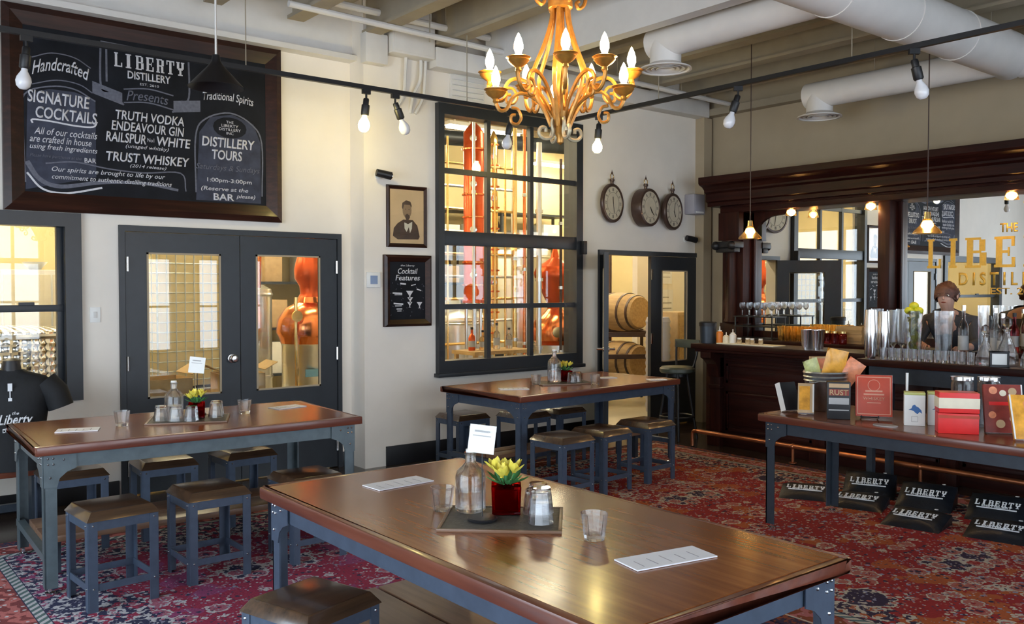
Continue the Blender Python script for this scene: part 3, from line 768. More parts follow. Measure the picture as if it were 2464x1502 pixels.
# table under the paned window
tray('slate tray under the flowers on the table by the paned window', (5.16, 5.69, Z3), R(-20), .48, .30)
zt = Z3 + .0115
dup(bt0, (5.10, 5.73, zt), 0, 'clear water bottle on the table under the paned window').scale = (1.05, 1.05, 1.25)
vase('red vase of yellow flowers on the table under the paned window', (5.245, 5.745, zt), R(-20), 8)
glass_at(5.18, 5.59, zt, 'left upturned glass on the tray under the paned window', True)
glass_at(5.265, 5.615, zt, 'right upturned glass on the tray under the paned window', True)
glass_at(5.30, 5.43, Z3 + .001, 'right hand tumbler before the tray on the table under the paned window')
glass_at(4.885, 5.72, Z3 + .001, 'left hand tumbler beside the tray on the table under the paned window')
menu('white menu card lying left on the table under the paned window', 4.56, 5.62, Z3, .24, .12, R(-30))
menu('white menu card near the open door on the table under the paned window', 5.79, 5.78, Z3, .16, .11, R(-20))
menu('white menu card at the far right corner of the table under the paned window', 6.02, 5.38, Z3, .16, .11, R(-25))

# ---------------------------------------------------------------- big chalkboard
RX = (R(90), 0, 0)                      # local xy plane -> wall facing -y
bb = thing('chalkboard', 'huge wood framed menu chalkboard above the double doors', 'chalkboard', (2.17, DL, 2.15))
def framed(par, x0, x1, z0, z1, fw, ft, mat, back, bev=.008, name='frame'):
    mb = MB()
    for p in ([(x0, z0), (x1, z0), (x1 - fw, z0 + fw), (x0 + fw, z0 + fw)], [(x1, z0), (x1, z1), (x1 - fw, z1 - fw), (x1 - fw, z0 + fw)], [(x1, z1), (x0, z1), (x0 + fw, z1 - fw), (x1 - fw, z1 - fw)], [(x0, z1), (x0, z0), (x0 + fw, z0 + fw), (x0 + fw, z1 - fw)]):
        (ax, az), (bx_, bz), (cx_, cz), (dx, dz) = p
        vs = [(ax, 0, az), (bx_, 0, bz), (cx_, 0, cz), (dx, 0, dz), (ax, -ft * .65, az), (bx_, -ft * .65, bz), (cx_, -ft * .45, cz), (dx, -ft * .45, dz)]
        mx = lambda u, w: u + (w - u) * .35
        vs += [(mx(ax, dx), -ft, mx(az, dz)), (mx(bx_, cx_), -ft, mx(bz, cz))]
        mb.add(vs, [(0, 1, 5, 4), (4, 5, 9, 8), (8, 9, 6, 7), (7, 6, 2, 3), (0, 3, 2, 1), (0, 4, 8, 7, 3), (1, 2, 6, 9, 5)])
    f = mb.build(name, mat, par, smooth=False)
    p = BX(x0 + fw * .8, -ft * .42, z0 + fw * .8, x1 - fw * .8, -.002, z1 - fw * .8).build(back[0], back[1], par, smooth=False)
    return f, p
fr, pn = framed(bb, -1.02, 1.05, 0, 1.448, .135, .06, 'frame_wood', ('board', 'board_black'))
bo = -.0266
def ch(body, px0, px1, z, h, shear=.12, bold=.012, mat='chalk', rot=0., arc=0., name='lettering'):
    return text_mesh(name, body, px1 - px0, h, mat, pn, shear, bold, ((px0 + px1) / 2 - 2.17, bo, z - 2.15), (R(90), -R(rot), 0), .001, arc)
def chp(pts, wd, mat, y=bo + .0006):
    mb = MB()
    P_ = spline([(x - 2.17, 0, z - 2.15) for x, z in pts], 5); vs = []
    for i, p in enumerate(P_):
        d = (P_[min(i + 1, len(P_) - 1)] - P_[max(i - 1, 0)]).normalized(); n = Vector((-d.z, 0, d.x)); w_ = wd[0] + (wd[1] - wd[0]) * i / (len(P_) - 1) if isinstance(wd, tuple) else wd
        vs += [(p.x + n.x * w_ / 2, y, p.z + n.z * w_ / 2), (p.x - n.x * w_ / 2, y, p.z - n.z * w_ / 2)]
    mb.add(vs, [(2 * i, 2 * i + 1, 2 * i + 3, 2 * i + 2) for i in range(len(P_) - 1)])
    return mb.build('chalk_drawing', mat, pn, smooth=False)
# shaded chalk panels and banners
def chpoly(pts, mat, y=bo + .001): return MB().add([(x - 2.17, y, z - 2.15) for x, z in pts], [tuple(range(len(pts)))]).build('chalk_drawing', mat, pn, smooth=False)
chpoly([(1.29, 2.30), (1.76, 2.42), (1.76, 2.99), (1.62, 3.03), (1.45, 3.03), (1.31, 2.98)], 'chalk_blue')
chpoly([(2.50, 2.30), (3.04, 2.30), (3.04, 2.80), (2.98, 2.95), (2.80, 3.01), (2.62, 2.97), (2.53, 2.84)], 'chalk_blue')
chpoly([(2.67 + .14 * math.cos(a * PI / 8) + .11, 2.90 + .085 * math.sin(a * PI / 8)) for a in range(16)], 'board_black', bo + .0004)
chp([(2.50, 2.36), (2.50, 2.80), (2.58, 2.95), (2.78, 3.02), (2.96, 2.95), (3.05, 2.80), (3.05, 2.36)], .012, 'chalk_dim')
chp([(1.29, 2.35), (1.28, 2.75), (1.29, 2.97), (1.46, 3.05), (1.62, 3.05), (1.76, 2.98)], .010, 'chalk_dim')
for a in ([(1.80, 3.42), (1.80, 3.10), (1.87, 3.07)], [(2.45, 3.40), (2.45, 3.10), (2.38, 3.06)], [(1.84, 3.40), (1.84, 3.14)], [(1.80, 3.43), (2.45, 3.41)], [(1.78, 3.08), (1.90, 3.04), (1.96, 2.98)], [(2.52, 3.05), (2.40, 3.03), (2.32, 2.97)]): chp(a, .014, 'chalk_dim')
chpoly([(1.74, 3.13), (1.95, 3.07), (1.95, 2.98), (1.74, 3.04)], 'chalk_dim'); chpoly([(2.33, 3.06), (2.54, 3.09), (2.54, 3.00), (2.33, 2.97)], 'chalk_dim')
chp([(1.96, 3.10), (2.14, 3.125), (2.33, 3.10)], .01, 'chalk_dim'); chp([(1.96, 3.0), (2.14, 3.02), (2.33, 2.99)], .01, 'chalk_dim')
chp([(1.30, 2.50), (1.38, 2.38), (1.52, 2.335), (1.80, 2.385), (2.10, 2.40), (2.36, 2.365)], (.035, .02), 'chalk_dim')
chp([(1.30, 2.42), (1.40, 2.31), (1.56, 2.29), (1.80, 2.345)], .014, 'chalk')
chp([(1.42, 2.495), (1.62, 2.52), (1.85, 2.49), (2.1, 2.48), (2.38, 2.50), (2.42, 2.36)], .010, 'chalk_dim')
chp([(1.34, 2.775), (1.34, 2.80), (1.45, 2.80), (1.62, 2.785), (1.74, 2.79), (1.77, 2.83)], .012, 'chalk')
chp([(1.34, 3.24), (1.47, 3.29), (1.62, 3.28), (1.73, 3.22)], .008, 'chalk_dim'); chp([(1.34, 3.05), (1.5, 3.10), (1.65, 3.09), (1.74, 3.04)], .008, 'chalk_dim')
ch('Handcrafted', 1.34, 1.72, 3.165, .095, .3, .012, arc=.05)
ch('SIGNATURE', 1.31, 1.72, 2.965, .09, .1, .02, rot=-1); ch('COCKTAILS', 1.36, 1.77, 2.855, .085, .1, .02, rot=-1)
ch('All of our cocktails', 1.35, 1.77, 2.725, .05, .3, .006); ch('are crafted in house', 1.32, 1.73, 2.668, .05, .3, .006); ch('using fresh ingredients', 1.32, 1.77, 2.608, .05, .3, .006)
ch('Please have purchases at the', 1.32, 1.66, 2.545, .03, .3, .002, 'chalk_dim'); ch('BAR', 1.68, 1.76, 2.54, .035, 0, .014)
slab_text('lettering', 'LIBERTY', .52, .105, 'chalk', pn, (2.155 - 2.17, bo, 3.315 - 2.15), RX, .001)
ch('DISTILLERY', 1.99, 2.31, 3.215, .06, 0, .022); ch('EST. 2010', 2.08, 2.22, 3.155, .018, 0, .004)
ch('Presents', 1.98, 2.29, 3.055, .075, .25, .006, 'chalk_dim', arc=.012)
ch('TRUTH VODKA', 1.90, 2.41, 2.905, .072, .15, .016); ch('ENDEAVOUR GIN', 1.87, 2.41, 2.822, .072, .15, .016); ch('RAILSPUR', 1.83, 2.12, 2.735, .075, .15, .018); ch('No1', 2.13, 2.18, 2.735, .03, 0, .004); ch('WHITE', 2.20, 2.46, 2.735, .072, .15, .018)
ch('(unaged whisky)', 1.97, 2.29, 2.672, .036, .3, .004)
ch('TRUST WHISKEY', 1.83, 2.45, 2.588, .072, .15, .018); ch('(2014 release)', 2.0, 2.27, 2.525, .032, .3, .004)
ch('Our spirits are brought to life by our', 1.46, 2.26, 2.455, .045, .3, .006, rot=0); ch('commitment to authentic distilling traditions', 1.46, 2.31, 2.40, .045, .3, .006, rot=0)
ch('Traditional Spirits', 2.56, 2.98, 3.12, .085, .2, .008, arc=.02)
for k, s_ in enumerate(('THE', 'LIBERTY', 'DISTILLERY', 'INC')): ch(s_, 2.78 - (.03, .07, .09, .03)[k], 2.78 + (.03, .07, .09, .03)[k], 2.945 - k * .03, .022, 0, .003)
ch('DISTILLERY', 2.55, 2.99, 2.775, .08, .1, .02); ch('TOURS', 2.63, 2.88, 2.675, .08, .1, .02)
ch('Saturdays & Sundays', 2.50, 3.03, 2.565, .06, .3, .004, 'chalk_dim')
ch('1:00pm-3:00pm', 2.59, 2.96, 2.465, .042, 0, .012); ch('(Reserve at the', 2.54, 2.93, 2.395, .042, .2, .008); ch('BAR', 2.64, 2.81, 2.335, .055, 0, .02); ch('please)', 2.83, 2.99, 2.345, .042, .25, .008)

# ---------------------------------------------------------------- small chalkboard, portrait, thermostat
sb = thing('chalkboard', 'small chalkboard with dark wooden frame below the portrait', 'chalkboard', (4.325, DR, 1.25))
f2, p2 = framed(sb, -.25, .25, 0, .645, .062, .05, 'frame_wood', ('board', 'board_black'))
def c2(body, w, z, h, shear=0, bold=.008, mat='chalk', x=0): text_mesh('lettering', body, w, h, mat, p2, shear, bold, (x, -.0215, z), RX, .001)
c2('the Liberty', .15, .548, .022, .2); c2('Cocktail', .21, .50, .05, .2, .012); c2('Features', .26, .44, .05, .2, .014)
def chalk_line(x, z, w, h, rz=0, mat='chalk'): MB().cbox((x, -.0215, z), (w, .001, h), (0, rz, 0)).build('chalk_drawing', mat, p2, smooth=False)
for a in ((-.05, .385, .06, .014, .1), (.06, .375, .05, .008, -.2), (-.11, .30, .10, .012, .05), (-.10, .286, .08, .006, .0), (.12, .33, .05, .01, .3), (-.10, .205, .10, .014, .08), (-.10, .186, .07, .008, 0), (-.09, .158, .06, .01, 0), (-.09, .14, .045, .008, 0)): chalk_line(*a)
for x, z, s_ in ((.02, .285, 1.3), (.025, .235, 1.0), (.02, .195, .9), (.125, .19, 1.0)):     # cocktail glasses drawn in chalk
    MB().add([(x + u * s_, -.0215, z + v * s_) for u, v in ((-.03, .028), (.03, .028), (.006, -.004), (.004, -.024), (.018, -.028), (-.018, -.028), (-.004, -.024), (-.006, -.004))], [(0, 1, 2, 7), (7, 2, 3, 6), (6, 3, 4, 5)]).build('chalk_drawing', 'chalk', p2, smooth=False)
mb = MB(); rd = random.Random(5)
for k in range(26):
    x, z = rd.uniform(-.18, .18), rd.uniform(.09, .40); mb.cbox((x, -.0215, z), (.012, .001, .003), (0, rd.uniform(-1.5, 1.5), 0))
mb.build('chalk_marks', 'chalk_dim', p2, smooth=False)
pt = thing('portrait', 'framed sepia portrait of a suited man with a white bow tie', 'picture', (4.325, DR, 1.965))
f3, p3 = framed(pt, -.213, .213, 0, .555, .035, .028, 'frame_wood', ('print', 'sepia'))
def pol(pts, mat, lay, par=p3, name='figure'): MB().add([(x, -.0122 - lay * .0003, z) for x, z in pts], [tuple(range(len(pts)))]).build(name, mat, par, smooth=False)
def ell(cx_, cz, rx, rz, n=20): return [(cx_ + rx * math.cos(2 * PI * k / n), cz + rz * math.sin(2 * PI * k / n)) for k in range(n)]
pol([(-.15, .10), (-.14, .17), (-.10, .215), (-.04, .25), (.06, .25), (.11, .20), (.135, .10), (.12, .075), (-.10, .07)], 'sepia_dark', 1, name='suit')
pol(ell(0, .335, .048, .072), 'sepia_mid', 2, name='face'); pol([(-.055, .36), (-.05, .40), (-.01, .425), (.035, .415), (.05, .38), (.045, .36), (.03, .385), (-.03, .385), (-.045, .34)], 'sepia_dark', 3, name='hair')
pol([(-.02, .29), (.0, .305), (.025, .29), (.03, .27), (.012, .245), (-.008, .245), (-.02, .27)], 'sepia_dark', 3, name='beard')
pol(ell(-.016, .345, .007, .004, 8), 'sepia_dark', 4, name='eye'); pol(ell(.02, .345, .007, .004, 8), 'sepia_dark', 4, name='eye')
pol([(-.03, .225), (.01, .21), (.055, .235), (.05, .17), (.03, .13), (.018, .185), (-.005, .14), (-.028, .17)], 'cream', 3, name='bow')
BX(-.18, -.0165, .03, .18, -.0145, .525).build('pane', 'picture_glass', pt, smooth=False)
t = thing('thermostat', 'square white thermostat on the wall left of the small chalkboard', 'thermostat', (3.975, DR, 1.60))
BX(-.068, -.022, 0, .068, 0, .138).build('housing', 'plastic_white', t, bevel=.008); BX(-.036, -.0235, .032, .036, -.022, .106).build('screen', 'screen_blue', t, smooth=False)
t = thing('light_switch', 'white light switch between the sash window and the double doors', 'light switch', (1.745, DL, 1.34))
BX(-.037, -.007, 0, .037, 0, .115).build('plate', 'plastic_white', t, bevel=.003); BX(-.012, -.012, .035, .012, -.007, .08).build('rocker', 'white_paint', t, bevel=.002)
def wall_camera(lb, x, z, y):
    t = thing('security_camera', lb, 'camera', (x, y, z), 0, 'wall mounted cameras')
    MB().lathe([(0, 0), (.035, 0), (.035, .012), (.012, .018), (.012, .05)], (0, 0, 0), 16, rot=(R(90), 0, 0)).build('bracket', 'plastic_white', t)
    MB().cyl((-.055, -.07, .012), (.075, -.105, -.012), .033, .036, 16).build('camera_body', 'black_metal', t)
    MB().cyl((.074, -.105, -.012), (.082, -.107, -.0135), .026, .026, 16).build('lens', 'chrome', t)
wall_camera('black security camera above the portrait', 4.03, 2.595, DR)
wall_camera('black security camera above the doors right of the clocks', 8.18, 2.17, DR)
t = thing('wall_speaker', 'boxy lilac grey speaker high on the wall right of the clocks', 'speaker', (8.262, DR, 2.46))
BX(-.098, -.15, 0, .098, 0, .235).build('cabinet', 'lilac_plastic', t, bevel=.012); BX(-.085, -.156, .05, .085, -.15, .222).build('grille', 'lilac_plastic', t, bevel=.003); BX(-.07, -.153, .014, .07, -.15, .032).build('badge_strip', 'plastic_white', t, smooth=False)

# ---------------------------------------------------------------- three clocks
def clock(lb, x, z, th, face_mat, hh, mm, rz):
    t = thing('wall_clock', lb, 'clock', (x, DR - .035, z), R(rz), 'pocket watch style wall clocks'); r = .212
    rot = (R(90), 0, 0)
    MB().box(-.03, 0, -.04, .03, .030, .04).build('wall_bracket', 'clock_rim', t)
    MB().lathe([(0, 0), (r - .01, 0), (r, .01), (r, th - .012), (r - .006, th), (r - .028, th + .004), (r - .034, th - .006), (0, th - .008)], (0, 0, 0), 48, rot=rot).build('case', 'clock_rim', t)
    fc = MB().lathe([(0, th - .007), (r - .034, th - .007), (r - .034, th - .005), (0, th - .005)], (0, 0, 0), 40, rot=rot).build('dial', face_mat, t)
    mb = MB(); y = -th + .004
    for k in range(12):
        a = 2 * PI * k / 12; q = .145
        for j in ((-1, 0, 1) if k % 3 == 0 else (-.5, .5)):
            mb.cbox((math.sin(a) * q + math.cos(a) * j * .011, y, math.cos(a) * q - math.sin(a) * j * .011), (.004, .001, .034), (0, a, 0))
    mb.tube([(math.sin(2 * PI * k / 48) * .117, y, math.cos(2 * PI * k / 48) * .117) for k in range(48)], .0014, 4, True)
    mb.build('numerals', 'black_metal', fc, smooth=False)
    for a, ln, w in ((hh, .075, .009), (mm, .115, .006)):
        a = R(a); MB().cbox((math.sin(a) * ln * .42, y - .003, math.cos(a) * ln * .42), (w, .002, ln), (0, a, 0)).build('hand', 'black_metal', fc, smooth=False)
    MB().lathe([(.018, 0), (.018, .03), (.026, .034), (.026, .055), (.016, .06), (0, .062)], (0, -th / 2, r - .006), 14).build('crown', 'clock_rim', t)
    MB().tube([(math.sin(2 * PI * k / 20) * .034, -th / 2, r + .075 + math.cos(2 * PI * k / 20) * .030) for k in range(20)], .005, 6, True).build('ring', 'brass', t)
    MB().lathe([(.008, 0), (.012, .012), (.004, .03), (0, .055)], (0, -th / 2, r + .10), 10).build('finial', 'clock_rim', t)
clock('thin round clock nearest the paned window', 6.90, 2.515, .04, 'clock_face', 355, 170, 12)
clock('thick drum clock with wide brown side, middle of the three', 7.38, 2.49, .13, 'clock_face', 150, 140, 10)
clock('round brown clock nearest the corner speaker', 7.88, 2.475, .05, 'clock_face', 150, 15, 12)

# ---------------------------------------------------------------- ceiling services
t = thing('air_duct', 'long round white duct crossing the ceiling above the bar', 'duct', (0, 0, 0))
r = .185
MB().cyl((4.55, 3.17, 3.52), (7.72, 3.17, 3.52), r, n=28).build('duct_run', 'duct_white', t)
mb = MB()
for x in (5.2, 6.05, 6.9): mb.cyl((x - .012, 3.17, 3.52), (x + .012, 3.17, 3.52), r + .006, n=28)
mb.build('seam', 'duct_white', t)
MB().tube(spline([(7.70, 3.17, 3.52), (7.80, 3.17, 3.52), (7.93, 3.19, 3.52), (7.93, 3.08, 3.52)], 4)[:9], r, 24).build('end_elbow', 'duct_white', t)
def branch(par, X, y0, y1, z, zd, rb, rd_):
    MB().cyl((X, y0, z), (X, y1 + rd_, z), rb, n=24).build('branch_duct', 'duct_white', par)
    d = MB().cyl((X, y1, z), (X, y1, zd + .03), rd_, n=24).build('drop_pipe', 'duct_white', par)
    df = MB().lathe([(rd_, .05), (rd_ + .03, .03), (.205, .012), (.21, 0), (.19, 0), (.18, .02), (rd_, .035)], (X, y1, zd), 32).build('diffuser', 'duct_white', d)
    mb = MB()
    for q in (.05, .09, .13): mb.lathe([(q, 0), (q + .022, -.012), (q + .024, -.010), (q + .004, .004)], (X, y1, zd + .015), 28)
    mb.lathe([(0, .02), (.17, .02), (.17, .024), (0, .024)], (X, y1, zd), 28)
    mb.build('louvre', 'duct_white', df)
MB().cyl((7.93, 3.12, 3.50), (7.93, -.3, 3.50), .16, n=24).build('branch_duct', 'duct_white', t)
branch(t, 5.46, 3.17, 4.80, 3.57, 3.345, .125, .125)
branch(t, 7.76, 3.17, 4.86, 3.47, 3.25, .125, .125)
mb = MB()
for X, Y in ((5.0, 3.17), (6.4, 3.17), (7.5, 3.17), (5.46, 4.3), (7.76, 4.3)): mb.cyl((X, Y, 3.6), (X, Y, 4.12), .004, n=6)
mb.build('hanger', 'joist_paint', t)
t = thing('sprinkler_pipe', 'thin white sprinkler pipe crossing under the ceiling along the wall', 'pipe', (0, 0, 0))
mb = MB().tube([(3.0, 6.45, 3.79), (8.55, 6.45, 3.72)], .026, 10).build('pipe_run', 'white_paint', t)
for x in (4.3, 6.6, 7.6): MB().cyl((x, 6.45, 3.72), (x, 6.45, 4.12), .005, n=6).build('hanger', 'joist_paint', t)
t = thing('sprinkler_pipe', 'second white pipe high along the wall left of the electrical boxes', 'pipe', (0, 0, 0))
MB().tube([(2.2, 6.64, 3.95), (5.09, 6.64, 3.93)], .03, 10).build('pipe_run', 'white_paint', t)
for x in (2.6, 3.75, 4.6): MB().cyl((x, 6.64, 3.93), (x, 6.64, 4.12), .005, n=6).build('hanger', 'joist_paint', t)
t = thing('junction_box', 'white electrical cabinet high on the wall left of the paned window', 'electrical box', (4.315, DR, 3.66))
BX(-.22, -.15, 0, .23, 0, .30).build('cabinet', 'white_paint', t, bevel=.012); BX(-.20, -.157, .02, .21, -.15, .28).build('cover', 'white_paint', t, bevel=.004)
for k, x in enumerate((-.02, .14, .19)): MB().tube(spline([(x, -.05, 0), (x - .01, -.05, -.18), (x - .06 * (k % 2 + .3), -.035, -.33), (x - .09, -.01, -.48)], 5), .015, 8).build('conduit', 'white_paint', t)
t = thing('junction_box', 'flat white service box with pipes above the camera on the wall', 'electrical box', (3.95, DR, 3.55))
BX(-.09, -.10, 0, .13, 0, .26).build('cabinet', 'white_paint', t, bevel=.01)
for x in (-.05, .02, .10): MB().tube([(x, -.06, .26), (x, -.06, .265)], .012, 8).build('conduit', 'white_paint', t)
t = thing('vent_grille', 'slatted white vent high on the wall above the paned window', 'vent', (5.0, DR, 3.36))
MB().box(-.2, -.02, 0, .2, 0, .28).build('panel', 'white_paint', t, bevel=.004)
for k in range(5): MB().cbox((0, -.028, .04 + k * .05), (.36, .03, .006), (R(35), 0, 0)).build('slat', 'plastic_white', t, smooth=False)

# ---------------------------------------------------------------- track lighting
TZ = 3.19
t = thing('light_track', 'long black lighting track bending round the room corner', 'light track', (0, 0, 0))
MB().box(-1.0, 6.30, TZ, 5.845, 6.335, TZ + .035).build('track_rail', 'black_metal', t, smooth=False)
MB().box(5.81, -.6, TZ, 5.845, 6.30, TZ + .035).build('track_rail', 'black_metal', t, smooth=False)
for x, y in ((.3, 6.318), (2.6, 6.318), (4.6, 6.318), (5.828, 5.2), (5.828, 3.4), (5.828, 1.6)): MB().cyl((x, y, TZ + .03), (x, y, 3.82), .004, n=6).build('hanger', 'joist_paint', t)
def track_lamp(lb, loc, lit, tilt, rz):
    t = thing('track_lamp', lb, 'spotlight', loc, rz, 'bare bulbs on the lighting track')
    MB().box(-.035, -.014, -.035, .035, .014, 0).cyl((0, 0, -.035), (0, 0, -.075), .009, n=8).build('track_adapter', 'black_metal', t)
    q = Matrix.Translation((0, 0, -.07)) @ Matrix.Rotation(tilt, 4, 'Y'); h = q @ Vector((0, 0, -.13))
    hm = MB().lathe([(0, 0), (.020, 0), (.024, -.01), (.024, -.05), (.033, -.055), (.033, -.13), (.026, -.14), (0, -.14)], (0, 0, -.07), 18, rot=(0, tilt, 0)).build('socket', 'black_metal' , t)
    MB().lathe([(0, -.13), (.018, -.135), (.020, -.155), (.042, -.195), (.047, -.22), (.040, -.25), (.022, -.268), (0, -.272)], (0, 0, -.07), 20, rot=(0, tilt, 0)).build('bulb', 'bulb_warm' if lit else 'bulb_off', t)
track_lamp('lit bare bulb on the track above the security camera', (3.60, 6.318, TZ), True, R(6), 0)
track_lamp('unlit black spotlight beside the lit bulb near the portrait', (3.87, 6.318, TZ), False, R(-24), 0)
track_lamp('unlit spotlight hanging in front of the paned window top', (5.09, 6.318, TZ), False, R(12), 0)
track_lamp('unlit white bulb at the left end of the track before the big chalkboard', (1.165, 6.318, TZ), False, R(5), 0)
track_lamp('lit bare bulb right of the chandelier', (5.828, 5.93, TZ), True, R(4), R(-39))
track_lamp('unlit spotlight tilting left on the track before the bar, nearer the corner', (5.828, 4.37, TZ), False, R(18), R(-39))
track_lamp('unlit spotlight tilting right on the track, nearest the frame edge', (5.828, 2.95, TZ), False, R(-14), R(-39))

# ---------------------------------------------------------------- pendants
def pendant(lb, loc, ztop, black=False):
    t = thing('pendant_lamp', lb, 'pendant lamp', loc, 0, 'pendant lamps on cords')
    MB().cyl((0, 0, .16), (0, 0, ztop - loc[2]), .005 if not black else .007, n=6).build('cord', 'white_paint' if black else 'barrel_dark', t)
    if black:
        MB().lathe([(.022, .20), (.028, .16), (.05, .13), (.17, .0), (.165, .0), (.045, .125), (.018, .15)], n=28).build('shade', 'black_metal', t)
        MB().ball((0, 0, .07), .03, 8).build('bulb', 'bulb_off', t)
    else:
        MB().lathe([(0, .17), (.022, .17), (.026, .13), (.030, .10), (0, .10)], n=16).build('socket', 'brass', t)
        MB().lathe([(.030, .115), (.038, .10), (.055, .065), (.085, .035), (.105, .012), (.108, .0), (.104, .0), (.082, .030), (.050, .06), (.030, .10)], n=30).build('shade', 'shade_lit', t)
        MB().lathe([(0, .012), (.020, .018), (.032, .045), (.026, .08), (.014, .105), (0, .108)], n=16).build('bulb', 'lamp_warm', t)
glass('shade_lit', (1.0, .86, .60), rough=.25, mixt=.3)
pendant('small lit glass pendant lamp before the left end of the bar mirror', (7.0, 5.10, 2.06), 4.1)
pendant('lit glass pendant lamp before the gold lettering on the mirror', (7.0, 3.42, 2.03), 4.1)
pendant('black cone pendant on a white cord before the big chalkboard', (2.055, 5.46, 2.84), 4.1, True)

# ---------------------------------------------------------------- chandelier
ct = thing('chandelier', 'ornate gilt candle chandelier hanging above the foreground table', 'chandelier', (2.29, 2.54, 0), R(-41))
# local -y faces the camera
mb = MB()
for k in range(6):
    a = 2 * PI * k / 6 + .3
    pts = [(.012, 3.02), (.060, 2.90), (.055, 2.79), (.034, 2.69), (.036, 2.62), (.062, 2.53), (.100, 2.44), (.112, 2.395), (.095, 2.33), (.058, 2.265), (.036, 2.215)]
    P_ = spline([(r_ * math.cos(a), r_ * math.sin(a), z_) for r_, z_ in pts], 4); ob = MB().tube(P_, .0085, 7).build('stem_rib', 'gilt', ct)
for k in range(4):
    a = 2 * PI * k / 4 + .4; ca, sa = math.cos(a), math.sin(a)
    sc = [(.036, 2.70), (.085, 2.765), (.105, 2.73), (.100, 2.69), (.078, 2.672), (.066, 2.69), (.078, 2.70)]
    MB().tube(spline([(r_ * ca, r_ * sa, z_) for r_, z_ in sc], 4), .0075, 6).build('upper_scroll', 'gilt', ct)
    sc = [(.020, 2.265), (.036, 2.23), (.030, 2.195), (.040, 2.172), (.070, 2.168), (.088, 2.186), (.080, 2.208), (.062, 2.207), (.060, 2.192)]
    MB().tube(spline([(r_ * ca, r_ * sa, z_) for r_, z_ in sc], 4), .0075, 6).build('lower_scroll', 'gilt_grey', ct)
MB().lathe([(0, 2.145), (.012, 2.155), (.014, 2.175), (.022, 2.19), (.018, 2.22), (.034, 2.245), (.040, 2.27), (.024, 2.30), (.018, 2.33), (.026, 2.36), (.016, 2.39), (.012, 2.44), (.020, 2.47), (.010, 2.50), (.008, 2.75), (.020, 2.80), (.010, 2.86), (.008, 3.02), (0, 3.04)], n=18).build('centre_column', 'gilt', ct)
MB().lathe([(.030, 2.66), (.046, 2.665), (.046, 2.69), (.030, 2.695)], n=18).build('collar', 'gilt', ct)
MB().tube([(0, 0, 3.02), (0, 0, 4.10)], .006, 6).build('chain', 'gilt', ct)
MB().lathe([(0, 4.06), (.06, 4.065), (.07, 4.10), (.07, 4.12), (0, 4.12)], n=20).build('ceiling_rose', 'gilt', ct)
def arm(deg, Rr, zc, low):
    a = R(deg) ; ca, sa = math.sin(a), -math.cos(a)
    def pp(r_, z_): return (r_ * ca, r_ * sa, z_)
    k = Rr / .27
    if not low: pr = [(.035, 2.265), (.058, 2.315), (.105, 2.372), (.155, 2.398), (.192, 2.392), (.212, 2.362), (.205, 2.335), (.232, 2.315), (.262, 2.335), (.275, 2.372), (.270, zc - .035)]
    else: pr = [(.035, 2.250), (.065, 2.285), (.12, 2.325), (.17, 2.335), (.205, 2.312), (.225, 2.275), (.252, 2.268), (.270, 2.295), (.270, zc - .035)]
    ar = MB().tube(spline([pp(r_ * k, z_) for r_, z_ in pr], 4), .0075, 6).build('arm', 'gilt', ct)
    zs = 2.335 if not low else 2.25
    MB().tube(spline([pp(.205 * k, zs + .03), pp(.180 * k, zs + .025), pp(.165 * k, zs - .005), pp(.180 * k, zs - .03), pp(.205 * k, zs - .025), pp(.206 * k, zs), pp(.188 * k, zs + .004)], 4), .006, 6).build('scroll', 'gilt', ar)
    c = pp(Rr, zc)
    cup = MB().lathe([(.005, -.055), (.012, -.045), (.010, -.035), (.030, -.022), (.040, -.010), (.037, -.006), (.046, 0), (.040, .003), (.012, -.004), (.014, .0), (.014, .012), (0, .012)], c, 14).build('candle_cup', 'gilt', ar)
    MB().lathe([(0, .010), (.010, .014), (.0165, .032), (.0165, .048), (.011, .068), (.004, .084), (0, .090)], c, 12).build('flame_bulb', 'flame_warm', cup)
for dg, low in ((-90, 0), (-36, 0), (3, 0), (36, 0), (88, 0), (151, 0), (-150, 0), (-76, 1), (68, 1), (186, 1)):
    arm(dg, (.27 if abs(dg) > 40 else .262) * (1 if not low else .93), 2.425 if not low else 2.345, bool(low))

# ---------------------------------------------------------------- the bar
BY0, BY1 = -1.2, 5.85
t = thing('bar_counter', 'long dark carved wooden bar counter along the right side', 'bar counter', (7.35, 0, 0))
BX(-.05, BY0, 0, .15, BY1 - .10, .985).build('body', 'bar_wood', t, smooth=False)
BX(-.30, BY0, .985, .17, BY1, 1.04).build('counter_top', 'bar_wood', t, bevel=.012)
MB().box(-.27, BY0, .955, .15, BY1 - .03, .985).build('top_moulding', 'bar_wood', t, bevel=.01)
MB().box(-.075, BY0, 0, -.05, BY1 - .08, .11).box(-.065, BY0, .11, -.05, BY1 - .09, .13).build('plinth', 'bar_wood', t, bevel=.004)
ys = [5.72 - k * 1.17 for k in range(6)]
for y in ys:
    q = MB().box(-.115, y - .10, 0, -.05, y + .03, .90).box(-.135, y - .115, 0, -.05, y + .045, .14).box(-.13, y - .11, .58, -.05, y + .04, .62).build('pilaster', 'bar_wood_up', t, bevel=.006)
    prof = [(-.05, .955), (-.265, .955), (-.265, .90), (-.22, .875), (-.17, .83), (-.145, .77), (-.135, .70), (-.05, .70)]
    MB().prism(prof, .13, Matrix.Translation((0, y + .03, 0)) @ Matrix.Rotation(PI / 2, 4, 'X')).build('corbel', 'bar_wood_up', t, smooth=False)
